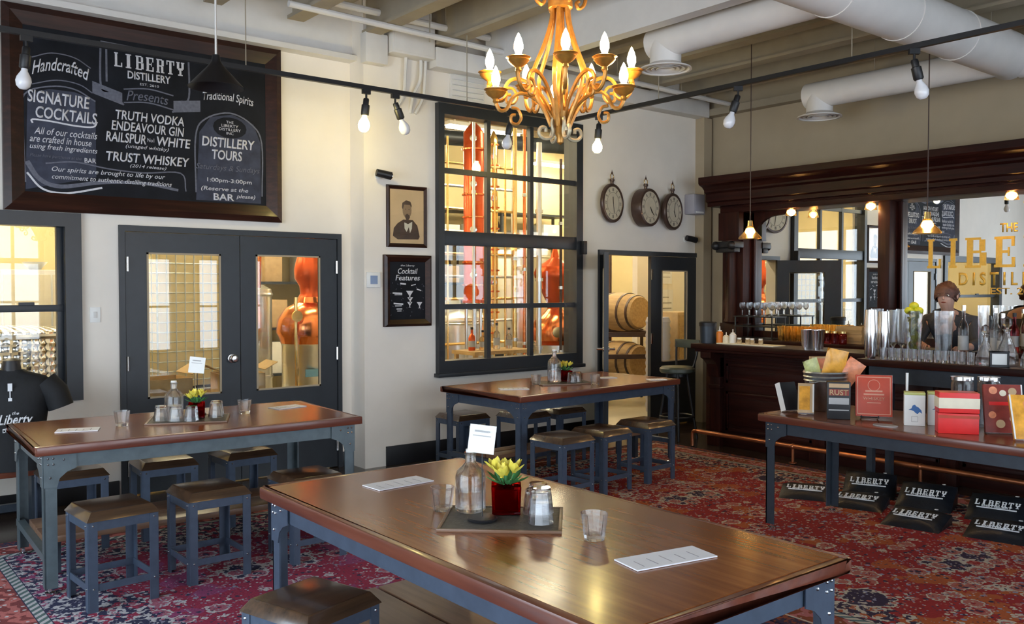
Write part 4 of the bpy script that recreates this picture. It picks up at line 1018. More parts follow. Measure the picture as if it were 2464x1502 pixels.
for a, c in zip(ys[:-1], ys[1:]):
    y1, y0 = a - .13, c + .06
    pm = MB()
    for z0, z1 in ((.16, .56), (.64, .84)):
        pm.box(-.062, y0, z0, -.05, y1, z0 + .03).box(-.062, y0, z1 - .03, -.05, y1, z1).box(-.062, y0, z0, -.05, y0 + .03, z1).box(-.062, y1 - .03, z0, -.05, y1, z1)
        pm.frustum(-.055, y0 + .06, z0 + .06, -.049, y1 - .06, z1 - .06, 0)
    for k in range(4): pm.box(-.058, y0, .855 + k * .022, -.05, y1, .868 + k * .022)
    pm.build('panel', 'bar_wood', t, bevel=.003)
t = thing('foot_rail', 'copper foot rail along the bottom of the bar', 'foot rail', (7.0, 0, 0))
MB().cyl((0, BY0, .165), (0, 5.72, .165), .022, n=14).tube(spline([(0, 5.70, .165), (0, 5.755, .16), (0, 5.775, .13), (0, 5.775, .012)], 4), .018, 10).build('rail', 'copper_rail', t)
for y in (4.62, 3.45, 2.2, 1.0): MB().cyl((0, y, .012), (0, y, .165), .014, n=10).lathe([(.035, .012), (.035, .02), (.016, .026)], (0, y, 0), 14).ball((0, y, .165), .028, 6).build('post', 'copper_rail', t)

# raised service table pushed against the bar
t = thing('service_table', 'tall wood topped table against the bar carrying glasses and shakers', 'table', (6.79, 2.2, 0))
MB().box(-.25, -1.5, .985, .25, 1.55, 1.04).build('tabletop', 'bar_wood', t, bevel=.012)
MB().box(-.20, -1.45, .86, -.17, 1.50, .985).box(-.20, 1.47, .86, .20, 1.50, .985).box(.17, -1.45, .86, .20, 1.50, .985).build('apron', 'steel_dark', t, smooth=False)
for x in (-.19, .10):
    for y in (1.44, -1.45): BX(x, y, .012, x + .05, y + .05, .985).build('leg', 'steel_dark', t, smooth=False)

# ---------------------------------------------------------------- back bar with mirrors
BX_ = 8.0
t = thing('back_bar', 'massive dark wooden back bar with arched mirrors and heavy cornice', 'back bar', (0, 0, 0))
y1 = 6.44; y0 = -1.2
MB().box(7.98, y0, 0, 8.54, y1 - .05, 1.0).build('base_cabinet', 'bar_wood', t, smooth=False)
MB().box(7.93, y0, 1.0, 8.545, y1 - .02, 1.045).build('back_counter', 'bar_wood', t, bevel=.01)
mb = MB()
prof = [(8.545, 2.52), (8.12, 2.52), (8.12, 2.56), (8.09, 2.575), (8.09, 2.66), (8.06, 2.68), (8.06, 2.70), (8.02, 2.735), (7.97, 2.755), (7.955, 2.775), (7.955, 2.84), (8.545, 2.84)]
mb.prism([(x, z) for x, z in prof], y1 - y0 + .06, Matrix.Translation((0, y1 + .06, 0)) @ Matrix.Rotation(PI / 2, 4, 'X'))
mb.build('cornice', 'bar_wood', t, smooth=False)
MB().box(8.17, y0, 2.44, 8.545, y1 - .08, 2.52).box(8.155, y0, 2.495, 8.2, y1 - .08, 2.505).build('frieze', 'bar_wood', t, bevel=.004)
MB().box(8.47, y0, 1.045, 8.545, y1 - .06, 2.44).build('back_panel', 'bar_wood', t, smooth=False)
cols = [(6.36, 6.08), (4.50, 4.38), (.9, .78)]
for a, c in cols:
    big = (a - c) > .2
    mb = MB().box(8.22, c, 1.045, 8.47, a, 2.44)
    if big:
        mb.box(8.20, c - .02, 1.045, 8.47, a + .02, 1.20)
        mb.lathe([(.075, 1.20), (.085, 1.22), (.068, 1.26), (.060, 1.9), (.055, 2.02)], (8.20, (a + c) / 2, 0), 20)
        mb.lathe([(.060, 2.02), (.095, 2.03), (.095, 2.05), (.070, 2.06), (.110, 2.10), (.110, 2.13)], (8.20, (a + c) / 2, 0), 20)
        mb.box(8.14, c, 2.13, 8.47, a, 2.44)
    mb.build('column', 'bar_wood_up', t, bevel=.004)
    if big: 
        cb = MB().cbox((8.14, (a + c) / 2, 2.08), (.16, .30, .07)).cbox((8.13, (a + c) / 2, 2.02), (.10, .26, .05)).ball((8.07, a - .02, 2.07), .05, 8).ball((8.07, c + .04, 2.07), .05, 8).build('capital', 'black_metal', t, bevel=.01)
# mirrors and their arched spandrels
def mirror(ya, yb, arch_l, arch_r, nm):
    BX(8.395, yb, 1.10, 8.41, ya, 2.44).build('mirror', 'mirror', t, smooth=False)
    MB().box(8.37, ya - .04, 1.045, 8.47, ya, 2.44).box(8.37, yb, 1.045, 8.47, yb + .04, 2.44).box(8.37, yb, 1.045, 8.47, ya, 1.12).build('mirror_frame', 'bar_wood_up', t, bevel=.004)
    for side, on in ((1, arch_l), (-1, arch_r)):
        if not on: continue
        yc = ya if side == 1 else yb
        pts = [(0, 0), (0, -.42)] + [(.30 * (1 - math.cos(q * PI / 16)) , -.42 + .36 * math.sin(q * PI / 16)) for q in range(1, 9)] + [(.55, -.04), (.55, 0)]
        m4 = Matrix.Translation((8.37, yc, 2.45)) @ Matrix(((0, 0, 1, 0), (-side, 0, 0, 0), (0, 1, 0, 0), (0, 0, 0, 1)))
        MB().prism(pts, .05, m4).build('arch_spandrel', 'bar_wood_up', t, smooth=False)
mirror(6.08, 4.50, True, False, 'a'); mirror(4.38, .90, False, True, 'b')
mir = [o for o in t.children if o.name.startswith('mirror') and 'frame' not in o.name][-1]
RM = (R(90), 0, R(-90))
XS = 8.392
slab_text('lettering', 'LIBERTY', 1.51, .275, 'gold_leaf', mir, (XS, 3.34, 1.92), RM, .003, [(.195, .135), (.155, .105), (.255, .19), (.245, .185), (.255, .19), (.235, .19), (.2, .19)])
text_mesh('lettering', 'THE', .15, .08, 'gold_leaf', mir, 0, .02, (XS, 3.37, 2.135), RM, .002)
text_mesh('lettering', 'D I S T I L L E R Y', .92, .12, 'gold_leaf', mir, 0, .02, (XS, 3.34, 1.68), RM, .002)
text_mesh('lettering', 'EST. 2010', .44, .06, 'gold_leaf', mir, 0, .008, (XS, 3.30, 1.57), RM, .002)
def sconce(lb, y):
    s = thing('wall_sconce', lb, 'lamp', (8.19, y, 2.36), 0, 'small lamps under the back bar cornice')
    MB().cyl((0, 0, .06), (0, 0, .16), .010, n=8).lathe([(.03, .15), (.035, .16), (0, .16)], n=14).build('bracket', 'brass', s)
    MB().lathe([(.03, .075), (.045, .06), (.06, .0), (.056, 0), (.041, .056), (.028, .068)], n=22).build('shade', 'shade_lit', s)
    MB().ball((0, 0, .028), .030, 8).build('bulb', 'lamp_warm', s)
sconce('small lit lamp under the cornice above the left bar mirror', 5.45)
sconce('small lit lamp under the cornice beside the reddish mirror column', 4.56)
sconce('small lit lamp under the cornice above the gold lettering, far right', 3.27)

# ---------------------------------------------------------------- things on the bar and back counter
ZB = 1.041; ZK = 1.046
def lathe_thing(nm, lb, cat, loc, prof, mat, group=None, n=20, parts=()):
    t = thing(nm, lb, cat, loc, 0, group)
    MB().lathe(prof, n=n).build('vessel', mat, t)
    for pn_, pr, mt in parts: MB().lathe(pr, n=n).build(pn_, mt, t)
    return t
tin = [(0, 0), (.034, 0), (.045, .17), (.046, .175), (.042, .174), (.032, .01), (0, .008)]
for k, (x, y, h) in enumerate(((6.60, 3.665, 1.0), (6.79, 3.66, .96))):
    s = thing('cocktail_shaker', ('taller' if k == 0 else 'shorter, rear') + ' steel cocktail shaker at the left end of the tall table', 'shaker', (x, y, ZB), 0, 'steel cocktail shakers')
    MB().lathe([(0, 0), (.036, 0), (.044, .03), (.050, .20 * h), (.050, .21 * h)], n=24).build('lower_tin', 'chrome', s)
    MB().lathe([(.052, .205 * h), (.052, .22 * h), (.044, .36 * h), (.042, .385 * h), (0, .388 * h)], n=24).build('upper_tin', 'chrome', s)
for k, (x, y) in enumerate(((7.16, 4.60), (7.25, 4.62), (7.17, 4.50), (7.27, 4.53))):
    lathe_thing('steel_cup', ('front left', 'rear left', 'front right', 'rear right')[k] + ' of four steel cups clustered on the bar edge', 'cup', (x, y, ZB), tin, 'chrome', 'steel cups on the bar')
lathe_thing('ice_bin', 'dark cylindrical bin with black rim at the far end of the bar', 'bin', (7.19, 5.74, ZB), [(0, 0), (.075, 0), (.082, .17), (0, .17)], 'steel_dark', parts=[('lid', [(.088, .17), (.090, .205), (.078, .215), (0, .217)], 'black_metal')])
for k, (y, mt, h, lb) in enumerate(((5.60, 'orange_plastic', .15, 'orange squeeze bottle on the far end of the bar'), (5.52, 'cream', .10, 'cream squeeze bottle beside the orange one on the bar'), (5.44, 'plastic_white', .13, 'white slim bottle right of the squeeze bottles on the bar'))):
    lathe_thing('squeeze_bottle', lb, 'bottle', (7.2, y, ZB), [(0, 0), (.032, 0), (.034, .01), (.034, h * .72), (.020, h * .82)], mt, 'squeeze bottles on the bar', parts=[('nozzle', [(.020, h * .82), (.022, h * .88), (.006, h * .9), (.004, h * 1.15), (0, h * 1.15)], 'plastic_white')])
for k in range(4):
    lathe_thing('spice_jar', '%s of the little pale jars on the bar beside the squeeze bottles' % ('first', 'second', 'third', 'last')[k], 'jar', (7.17 + .03 * (k % 2), 5.34 - .075 * k, ZB), [(0, 0), (.022, 0), (.024, .045), (.018, .055)], 'clear_glass', 'little jars on the bar', 14, [('lid', [(.020, .055), (.020, .07), (0, .07)], 'plastic_white')])
t = thing('serving_tray', 'pale tray lying on the far part of the bar top', 'tray', (7.22, 5.22, ZB)); BX(-.10, -.30, 0, .10, .36, .012).build('tray_base', 'cream', t, bevel=.004)
for o in list(bpy.data.objects):
    if o.get('category') in ('jar',) or (o.get('category') == 'bottle' and o.name.startswith('squeeze')): pass
# dark glass rack on the back counter
t = thing('glass_rack', 'dark rack of stemmed glasses at the left end of the back counter', 'rack', (8.13, 5.79, ZK))
mb = MB()
for z in (.0, .13, .235): mb.box(-.13, -.25, z, .13, .25, z + .012)
for x in (-.12, .11):
    for y in (-.24, .23): mb.box(x, y, 0, x + .012, y + .012, .247)
mb.build('rack_frame', 'black_metal', t, smooth=False)
wg = [(0, 0), (.028, 0), (.030, .003), (.005, .008), (.004, .06), (.022, .075), (.032, .10), (.028, .145), (.026, .145), (.029, .10), (.018, .079), (0, .07)]
gl = MB().lathe(wg, n=12).build('wine_glass', 'clear_glass'); tag(gl, 'stemmed glass', 'glass', 'stemmed glasses on the dark rack'); k = 0
for j in range(2):
    for i in range(5):
        o = gl if k == 0 else dup(gl, (0, 0, 0)); k += 1
        o.location = (8.08 + j * .12, 5.60 + i * .095, ZK + .248); o['label'] = 'stemmed glass on top of the dark rack, %s from the left in the %s row' % (('fifth', 'fourth', 'third', 'second', 'first')[i], ('front', 'rear')[j])
tg = [(0, 0), (.024, 0), (.027, .004), (.036, .155), (.033, .155), (.025, .012), (0, .01)]
a_ = MB().lathe(tg, n=12).build('highball_glass', 'amber_glass'); k = 0
NM = ('first', 'second', 'third', 'fourth', 'fifth', 'sixth', 'seventh', 'eighth', 'ninth')
for i in range(6):
    for j in range(2):
        o = a_ if k == 0 else dup(a_, (0, 0, 0)); k += 1
        o.location = (8.05 + .085 * j, 5.47 - .078 * i, ZK); tag(o, '%s amber tinted tall glass from the left, %s row on the back counter' % (NM[i], ('front', 'rear')[j]), 'glass', 'amber tinted tall glasses on the back counter')
t = thing('crate', 'pale wooden box on the back counter behind the steel cups', 'box', (8.18, 4.72, ZK)); MB().box(-.11, -.15, 0, .11, .13, .17).build('box_body', 'crate_wood', t, bevel=.004); MB().box(-.11, -.15, .10, -.118, .13, .14).box(-.11, -.15, .03, -.118, .13, .07).build('slat', 'crate_wood', t, smooth=False)
for k in range(4): lathe_thing('preserve_jar', '%s jar of reddish preserves in front of the wooden box' % ('first', 'second', 'third', 'fourth')[k], 'jar', (7.975, 4.97 - k * .085, ZK + (0.0)), [(0, 0), (.036, 0), (.038, .09), (.030, .105)], 'pink_glass', 'preserve jars on the back counter', 14, [('lid', [(.032, .105), (.032, .125), (0, .126)], 'brass')])
# tall jars on the bar behind the tall table
def tall_jar(lb, x, y, h, r, fill=None, ft=0, foot=False):
    t = thing('tall_jar', lb, 'jar', (x, y, ZB), 0, 'tall glass jars on the bar')
    if foot: pr = [(0, 0), (r * .8, 0), (r * .82, .012), (r * .25, .03), (r * .25, .06), (r * .7, .09), (r, h), (r - .004, h), (r * .66, .095), (0, .075)]
    else: pr = [(0, 0), (r * .78, 0), (r * .80, .006), (r, h), (r - .004, h), (r * .77, .012), (0, .010)]
    MB().lathe(pr, n=12).build('vessel', 'clear_glass', t, ang=25)
    if fill:
        rd = random.Random(int(y * 100)); mb = MB()
        for q in range(ft):
            a = rd.random() * 6.28; z = .05 + (h - .04) * q / ft; rr = r * .45 * rd.random()
            mb.lathe([(0, -.004), (.026, -.004), (.028, 0), (.026, .004), (0, .004)], (rr * math.cos(a), rr * math.sin(a), z), 12, rot=(rd.random() * 3, rd.random() * 3, 0))
        mb.build('filling', fill, t)
    return t
tall_jar('tall footed glass left of the yellow filled jar on the bar', 7.20, 3.94, .38, .05, foot=True)
tall_jar('second tall footed glass left of the yellow filled jar on the bar', 7.26, 3.83, .37, .05, foot=True)
tall_jar('third tall footed glass, touching the yellow filled jar on the bar', 7.22, 3.73, .38, .048, foot=True)
tall_jar('tall glass jar filled with yellow lime slices on the bar', 7.17, 3.60, .37, .066, 'lime_yellow', 40)
tall_jar('wide tapered glass vessel right of the yellow filled jar', 7.26, 3.40, .37, .075)
tall_jar('slim tall glass left of the decanters on the bar', 7.28, 3.10, .42, .042)
for k, (x, y, z, w_) in enumerate(((-.03, .03, .025, 'left'), (.03, .02, .025, 'rear'), (.0, -.035, .025, 'right'), (0, .005, .065, 'topmost'))): tag(MB().ball((0, 0, 0), .033, 7, (1, 1.2, .95)).build('lemon', 'lime_yellow', loc=(7.17 + x, 3.60 + y, ZB + .345 + z)), w_ + ' of the bright yellow lemons heaped on the tall glass jar', 'lemon', 'lemons on the glass jar')
def spirit_bottle(lb, x, y, z, h, mat, grp, capm='black_metal'):
    t = thing('spirit_bottle', lb, 'bottle', (x, y, z), 0, grp)
    MB().lathe([(0, 0), (.036, 0), (.039, .006), (.039, h * .55), (.030, h * .64), (.014, h * .72), (.013, h * .92), (0, h * .92)], n=16).build('bottle_body', mat, t)
    MB().lathe([(.0395, h * .15), (.0395, h * .42)], n=16).build('label_band', 'grey_label', t)
    MB().lathe([(.015, h * .90), (.016, h), (0, h)], n=12).build('stopper', capm, t)
for k, (x, y, h) in enumerate(((7.25, 3.24, .42), (7.3, 3.02, .40), (7.24, 2.94, .36))): spirit_bottle('%s clear bottle behind the shot glasses on the bar' % ('leftmost', 'middle', 'rightmost')[k], x, y, ZB, h, 'clear_glass', 'clear bottles on the bar', 'chrome')
mats = ['pink_glass', 'amber_glass', 'clear_glass', 'red_glass', 'amber_glass', 'pink_glass', 'clear_glass', 'maroon']
for k in range(14):
    spirit_bottle('%s liqueur bottle in the %s row before the lettered mirror' % (NM[k // 2] + ' from the left', ('front', 'rear')[k % 2]), 8.06 + .13 * (k % 2), 3.18 - .095 * (k // 2) - .02 * (k % 2), ZK + .0, .34 + .03 * (k % 3), mats[k % 8], 'liqueur bottles on the back counter', ('black_metal', 'chrome', 'copper')[k % 3])
sg = [(0, 0), (.022, 0), (.024, .003), (.027, .062), (.025, .062), (.021, .014), (0, .012)]
s0 = MB().lathe(sg, n=12).build('shot_glass', 'clear_glass'); NS = ('first', 'second', 'third', 'fourth', 'fifth', 'sixth', 'seventh', 'eighth', 'ninth', 'tenth', 'eleventh', 'twelfth')
for k in range(12):
    o = s0 if k == 0 else dup(s0, (0, 0, 0)); o.location = (6.625 + (.008 if k % 2 else 0), 3.57 - k * .060, ZB); o.scale = (1, 1, 1.45)
    tag(o, '%s shot glass from the left in the row along the tall table edge' % NS[k], 'glass', 'shot glasses in a row')
def decanter(lb, x, y, s=1.0):
    t = thing('decanter', lb, 'decanter', (x, y, ZB), 0, 'crystal decanters')
    MB().lathe([(0, 0), (.058 * s, 0), (.064 * s, .01), (.062 * s, .06 * s), (.040 * s, .12 * s), (.018 * s, .17 * s), (.016 * s, .20 * s), (.026 * s, .215 * s), (.022 * s, .217 * s), (.012 * s, .20 * s), (.014 * s, .17 * s), (.035 * s, .12 * s), (.056 * s, .06 * s), (.054 * s, .02), (0, .016)], n=10).build('vessel', 'clear_glass', t, ang=20)
    MB().lathe([(.010 * s, .20 * s), (.012 * s, .225 * s), (.030 * s, .245 * s), (.026 * s, .28 * s), (0, .295 * s)], n=8).build('stopper', 'clear_glass', t, ang=20)
decanter('squat crystal decanter left of the little framed card', 6.68, 2.83, 1.0); decanter('taller crystal decanter behind the framed card', 6.82, 2.74, 1.2); decanter('crystal decanter right of the framed card at the photo edge', 6.70, 2.53, 1.05)
t = thing('framed_card', 'small black framed white card standing on the tall table', 'frame', (6.60, 2.70, ZB), R(-55))
MB().box(-.062, -.01, 0, .062, .012, .016).box(-.062, -.01, .094, .062, .012, .11).box(-.062, -.01, 0, -.048, .012, .11).box(.048, -.01, 0, .062, .012, .11).build('frame', 'black_metal', t, bevel=.003)
BX(-.05, -.004, .014, .05, .004, .096).build('card', 'white_card', t, smooth=False)
t = thing('striped_canister', 'black and white striped canister at the right edge of the tall table', 'canister', (6.57, 2.46, ZB))
mb = MB()
for k in range(5): mb.mi = k % 2; mb.lathe([(.045, .025 * k), (.045, .025 * (k + 1))], n=20)
mb.mi = 0; mb.lathe([(0, .126), (.045, .125)], n=20)
mb.build('canister_body', ['black_metal', 'plastic_white'], t)

# ---------------------------------------------------------------- gifts on the display table
ZT = .7725
def leaning(nm, lb, cat, loc, rz, w, th, h, lean, mats, group=None):
    # a slab of width w, thickness th, height h leaning back by `lean`; local -y is its front
    t = thing(nm, lb, cat, loc, rz, group)
    mb = MB(); mb.cbox((0, 0, h / 2), (w, th, h)); 
    o = mb.build('cover', mats[0], t, bevel=.002); o.rotation_euler = (-lean, 0, 0); o.location = (0, 0, th * .5 * math.sin(lean) + .001)
    p = MB().cbox((0, 0, h / 2), (w * .96, th * .72, h * 1.004)).build('pages', mats[1], o, smooth=False); p.location = (w * .025, 0, 0)
    return t, o
FZ = R(-58)          # the gifts face the middle of the room
t, o = leaning('book', 'slim black book with white spine at the left end of the display table', 'book', (5.16, 3.42, ZT), R(-15), .13, .045, .19, R(20), ('black_metal', 'paper'), 'books leaning on the display table')
MB().cbox((-.066, 0, .095), (.003, .046, .19)).build('spine', 'plastic_white', o, smooth=False)
t, o = leaning('book', 'slim book with golden picture and white edge next to the galvanised bucket', 'book', (5.11, 3.28, ZT), R(-58), .10, .035, .20, R(22), ('tan', 'paper'), 'books leaning on the display table')
MB().cbox((-.008, -.019, .10), (.066, .002, .16)).build('cover_picture', 'orange_foil', o, smooth=False); MB().cbox((.046, -.019, .10), (.010, .003, .19)).build('page_edge', 'plastic_white', o, smooth=False)
t = thing('bucket', 'galvanised metal bucket filled with snack bags', 'bucket', (5.42, 3.33, ZT))
MB().lathe([(0, 0), (.105, 0), (.110, .006), (.142, .245), (.147, .255), (.143, .265), (.138, .258), (.106, .012), (0, .01)], n=32).lathe([(.134, .195), (.142, .202), (.138, .21)], n=32).lathe([(.138, .220), (.145, .227), (.141, .235)], n=32).build('bucket_body', 'galvanised', t)
for s_ in (-1, 1): MB().tube([(s_ * .136, -.03, .20), (s_ * .155, -.02, .195), (s_ * .155, .02, .195), (s_ * .136, .03, .20)], .005, 6).build('handle_lug', 'galvanised', t)
def snack(lb, loc, rot, w, h, mat):
    t = thing('snack_bag', lb, 'snack bag', loc, 0, 'snack bags in the bucket'); n = 8; vs = []; fs = []
    for side in (-1, 1):
        for i in range(n + 1):
            for j in range(n + 1):
                u, v = i / n, j / n; b_ = (math.sin(PI * u) ** .6) * (math.sin(PI * v) ** .7) * .022
                vs.append(((u - .5) * w, side * b_ + .002 * math.sin(17 * u + 9 * v), v * h))
    st = (n + 1) ** 2
    for sd in (0, 1):
        for i in range(n):
            for j in range(n): fs.append(tuple(sd * st + q for q in (i * (n + 1) + j, i * (n + 1) + j + 1, (i + 1) * (n + 1) + j + 1, (i + 1) * (n + 1) + j)))
    MB().add(vs, fs).build('bag', mat, t, rot=rot)
snack('golden orange snack bag standing highest in the bucket', (5.42, 3.30, ZT + .18), (R(8), R(12), R(-45)), .14, .24, 'orange_foil')
snack('pinkish orange snack bag leaning right in the bucket', (5.47, 3.25, ZT + .17), (R(6), R(34), R(-50)), .12, .20, 'pink_foil')
snack('green snack bag leaning left in the bucket', (5.37, 3.36, ZT + .17), (R(10), R(-20), R(-40)), .10, .19, 'green_foil')
t = thing('box', 'tall tan box standing behind the galvanised bucket', 'box', (5.60, 3.46, ZT), R(-38)); BX(-.09, -.03, 0, .09, .03, .345).build('carton', 'tan', t, bevel=.003); BX(-.07, -.033, .20, .07, -.03, .335).build('picture', 'pink_foil', t, smooth=False)
t = thing('display_box', 'black box with grey label and bronze panels beside the red book', 'box', (5.12, 3.055, ZT), R(-54))
b_ = BX(-.070, -.04, 0, .070, .04, .235).build('carton', 'black_metal', t, bevel=.004)
for k, (z0, z1, mt) in enumerate(((.20, .225, 'tan'), (.150, .190, 'maroon'), (.095, .135, 'grey_label'), (.055, .062, 'grey_label'))): BX(-.060, -.042, z0, .060, -.04, z1).build('label_band', mt, b_, smooth=False)
text_mesh('lettering', 'RUST', .11, .035, 'tan', b_, 0, .02, (0, -.0425, .17), RX, .001)
t = thing('book_stand', 'small dark easel holding the red book', 'stand', (5.27, 2.93, ZT), R(-57))
MB().tube([(-.05, -.065, .012), (-.05, .02, .006), (-.03, .062, .13)], .004, 6).tube([(.05, -.065, .012), (.05, .02, .006), (.03, .062, .13)], .004, 6).tube([(-.05, -.065, .012), (-.05, -.066, .028)], .004, 6).tube([(.05, -.065, .012), (.05, -.066, .028)], .004, 6).tube([(-.05, .02, .006), (.05, .02, .006)], .004, 6).build('easel', 'black_metal', t)
t, o = leaning('book', 'upright red hardback book with gold border on a small easel', 'book', (5.262, 2.895, ZT + .014), R(-57), .215, .035, .26, R(9), ('red_book', 'paper'), 'books leaning on the display table')
mb = MB()
for (x0, z0, x1, z1) in ((-.098, .012, .098, .017), (-.098, .243, .098, .248), (-.098, .012, -.093, .248), (.093, .012, .098, .248)): mb.box(x0, -.0185, z0, x1, -.0175, z1)
mb.build('border', 'red_book_line', o, smooth=False)
MB().lathe([(.033, 0), (.036, 0), (.036, .001), (.033, .001)], (0, -.0175, .195), 24, rot=(R(90), 0, 0)).build('emblem', 'red_book_line', o, smooth=False)
text_mesh('lettering', 'WHISKEY', .13, .022, 'red_book_line', o, 0, .012, (0, -.018, .112), RX, .001)
for w_, z_, h_ in ((.10, .158, .010), (.12, .138, .009), (.08, .085, .005)): MB().cbox((0, -.018, z_), (w_, .001, h_)).build('title_line', 'red_book_line', o, smooth=False)
t = thing('coaster', 'pale flat coaster lying before the red book', 'coaster', (5.07, 2.715, ZT)); MB().lathe([(0, 0), (.05, 0), (.05, .005), (0, .005)], n=20, sx=1, sy=1.5).build('disc', 'grey_label', t)
def bird_box(lb, loc, rz):
    t = thing('paper_carton', lb, 'carton', loc, rz, 'white cartons with blue birds')
    b_ = MB().box(-.058, -.045, 0, .058, .045, .185).build('carton', 'white_card', t, bevel=.003)
    MB().box(-.058, -.045, .185, .058, .045, .200).build('lid', 'pale_green', t, bevel=.003)
    mb = MB().prism([(-.035, .095), (-.018, .105), (-.012, .122), (.0, .128), (.008, .118), (.02, .112), (.036, .095), (.040, .075), (.026, .085), (.016, .072), (.004, .078), (-.004, .088), (-.02, .095)], .001, Matrix.Translation((0, -.0455, 0)) @ Matrix.Rotation(PI / 2, 4, 'X')); mb.build('bird_print', 'blue_ink', b_, smooth=False)
    mb = MB()
    for (x0, z0, x1, z1) in ((-.018, .025, .018, .027), (-.018, .055, .018, .057), (-.018, .025, -.016, .057), (.016, .025, .018, .057)): mb.box(x0, -.0465, z0, x1, -.045, z1)
    mb.build('label_outline', 'grey_label', b_, smooth=False)
bird_box('white carton with a blue bird nearer the red boxes edge, front left of the pair', (5.24, 2.625, ZT), R(-60)); bird_box('white carton with a blue bird, rear right of the pair', (5.36, 2.54, ZT), R(-60))
t = thing('paintbrush', 'thin white stick rising behind the first blue bird carton', 'stick', (5.335, 2.72, ZT)); MB().cyl((0, 0, 0), (.02, .01, .30), .006, .009, 8).build('stick', 'plastic_white', t)
for k in range(2):
    t = thing('red_box', ('lower' if k == 0 else 'upper') + ' red box of the stack with cream band on the display table', 'box', (5.155, 2.335, ZT + .118 * k), R(-56 + 3 * k), 'stacked red boxes')
    BX(-.105, -.06, 0, .105, .06, .115).build('carton', 'red_box', t, bevel=.003)
    if k: BX(-.107, -.0615, .025, .107, .0615, .085).build('band', 'cream', t, bevel=.002)
    else: BX(-.107, -.0615, .088, .107, -.06, .104).build('band', 'red_book', t, smooth=False)
for k, (x, y) in enumerate(((5.43, 2.43), (5.53, 2.32))):
    lathe_thing('glass_jar', ('left' if k == 0 else 'right') + ' clear glass jar with lid behind the red boxes', 'jar', (x, y, ZT), [(0, 0), (.06, 0), (.062, .01), (.062, .26), (.05, .28), (.046, .28), (.056, .25), (.056, .015), (0, .012)], 'clear_glass', 'clear jars behind the red boxes', 20, [('lid', [(.064, .275), (.064, .295), (0, .298)], 'chrome')])
t, o = leaning('book', 'reddish brown book with round pictures on the cover right of the red boxes', 'book', (5.31, 2.14, ZT), R(-52), .20, .03, .275, R(14), ('maroon', 'paper'), 'books leaning on the display table')
rd = random.Random(4)
for k, (x, z, r_) in enumerate(((-.05, .24, .022), (.0, .225, .018), (.05, .235, .022), (-.06, .10, .02), (.05, .08, .022), (-.02, .05, .024), (.06, .16, .018))): MB().lathe([(0, 0), (r_, 0), (r_, .001), (0, .001)], (x, -.0155, z), 16, rot=(R(90), 0, 0)).build('round_picture', ('pink_foil', 'cream', 'tan')[k % 3], o, smooth=False)
MB().cbox((0, -.016, .165), (.15, .001, .02)).build('title_band', 'red_box', o, smooth=False); MB().cbox((.098, -.015, .14), (.007, .003, .27)).build('page_edge', 'plastic_white', o, smooth=False)
t, o = leaning('book', 'book with orange cover and white edges at the far right of the display table', 'book', (5.17, 1.93, ZT), R(-50), .20, .03, .25, R(24), ('orange_foil', 'paper'), 'books leaning on the display table')
MB().cbox((-.098, -.014, .125), (.008, .004, .25)).build('page_edge', 'plastic_white', o, smooth=False); MB().cbox((.02, -.016, .15), (.11, .001, .12)).build('cover_picture', 'pink_foil', o, smooth=False)

# ---------------------------------------------------------------- folded shirts in bags on the rug
def shirt_pack(lb, x, y, z, rz, tilt, w=.37, d=.31, h=.055):
    t = thing('folded_shirt', lb, 'shirt', (x, y, z), rz, 'black folded shirts under the display table'); n = 14; vs = []; fs = []; rd = random.Random(int(x * 50 + y * 31))
    for i in range(n + 1):
        for j in range(n + 1):
            u, v = 2 * i / n - 1, 2 * j / n - 1; e = max(0, 1 - abs(u) ** 3.2) ** .7 * max(0, 1 - abs(v) ** 3.2) ** .7
            vs.append((u * w / 2, v * d / 2, h * e * (.75 + .08 * math.sin(5 * u + 3 * v + x * 9)) + tilt * (v + 1) * d / 2))
    m_ = len(vs); vs += [(a, b_, 0.0) for a, b_, c in vs]
    for i in range(n):
        for j in range(n):
            q = (i * (n + 1) + j, i * (n + 1) + j + 1, (i + 1) * (n + 1) + j + 1, (i + 1) * (n + 1) + j); fs.append(q); fs.append(tuple(m_ + k for k in q[::-1]))
    rim = [i * (n + 1) for i in range(n + 1)] + [n * (n + 1) + j for j in range(1, n + 1)] + [i * (n + 1) + n for i in range(n - 1, -1, -1)] + list(range(n - 1, 0, -1))
    for a, b_ in zip(rim, rim[1:] + rim[:1]): fs.append((a, b_, b_ + m_, a + m_))
    b_ = MB().add(vs, fs).build('folded_cloth', 'bag_black', t)
    zz = h * .80 + .004; sl = math.atan(tilt)
    slab_text('lettering', 'LIBERTY', w * .74, .062, 'print_white', b_, (0, -.02, zz + tilt * (d / 2 - .02)), (sl, 0, 0), .003)
    MB().cbox((0, -.075, zz + tilt * (d / 2 - .075)), (w * .66, .008, .005), (sl, 0, 0)).build('print_line', 'print_white', b_, smooth=False)
    text_mesh('lettering', 'DISTILLERY', w * .5, .020, 'print_white', b_, 0, .02, (0, -.055, zz + tilt * (d / 2 - .055)), (sl, 0, 0), .003)
    MB().lathe([(0, 0), (.013, 0), (.013, .002), (0, .003)], (w * .28, .09, zz + tilt * (d / 2 + .09)), 12).build('sticker', 'print_white', b_)
SZ = .0125
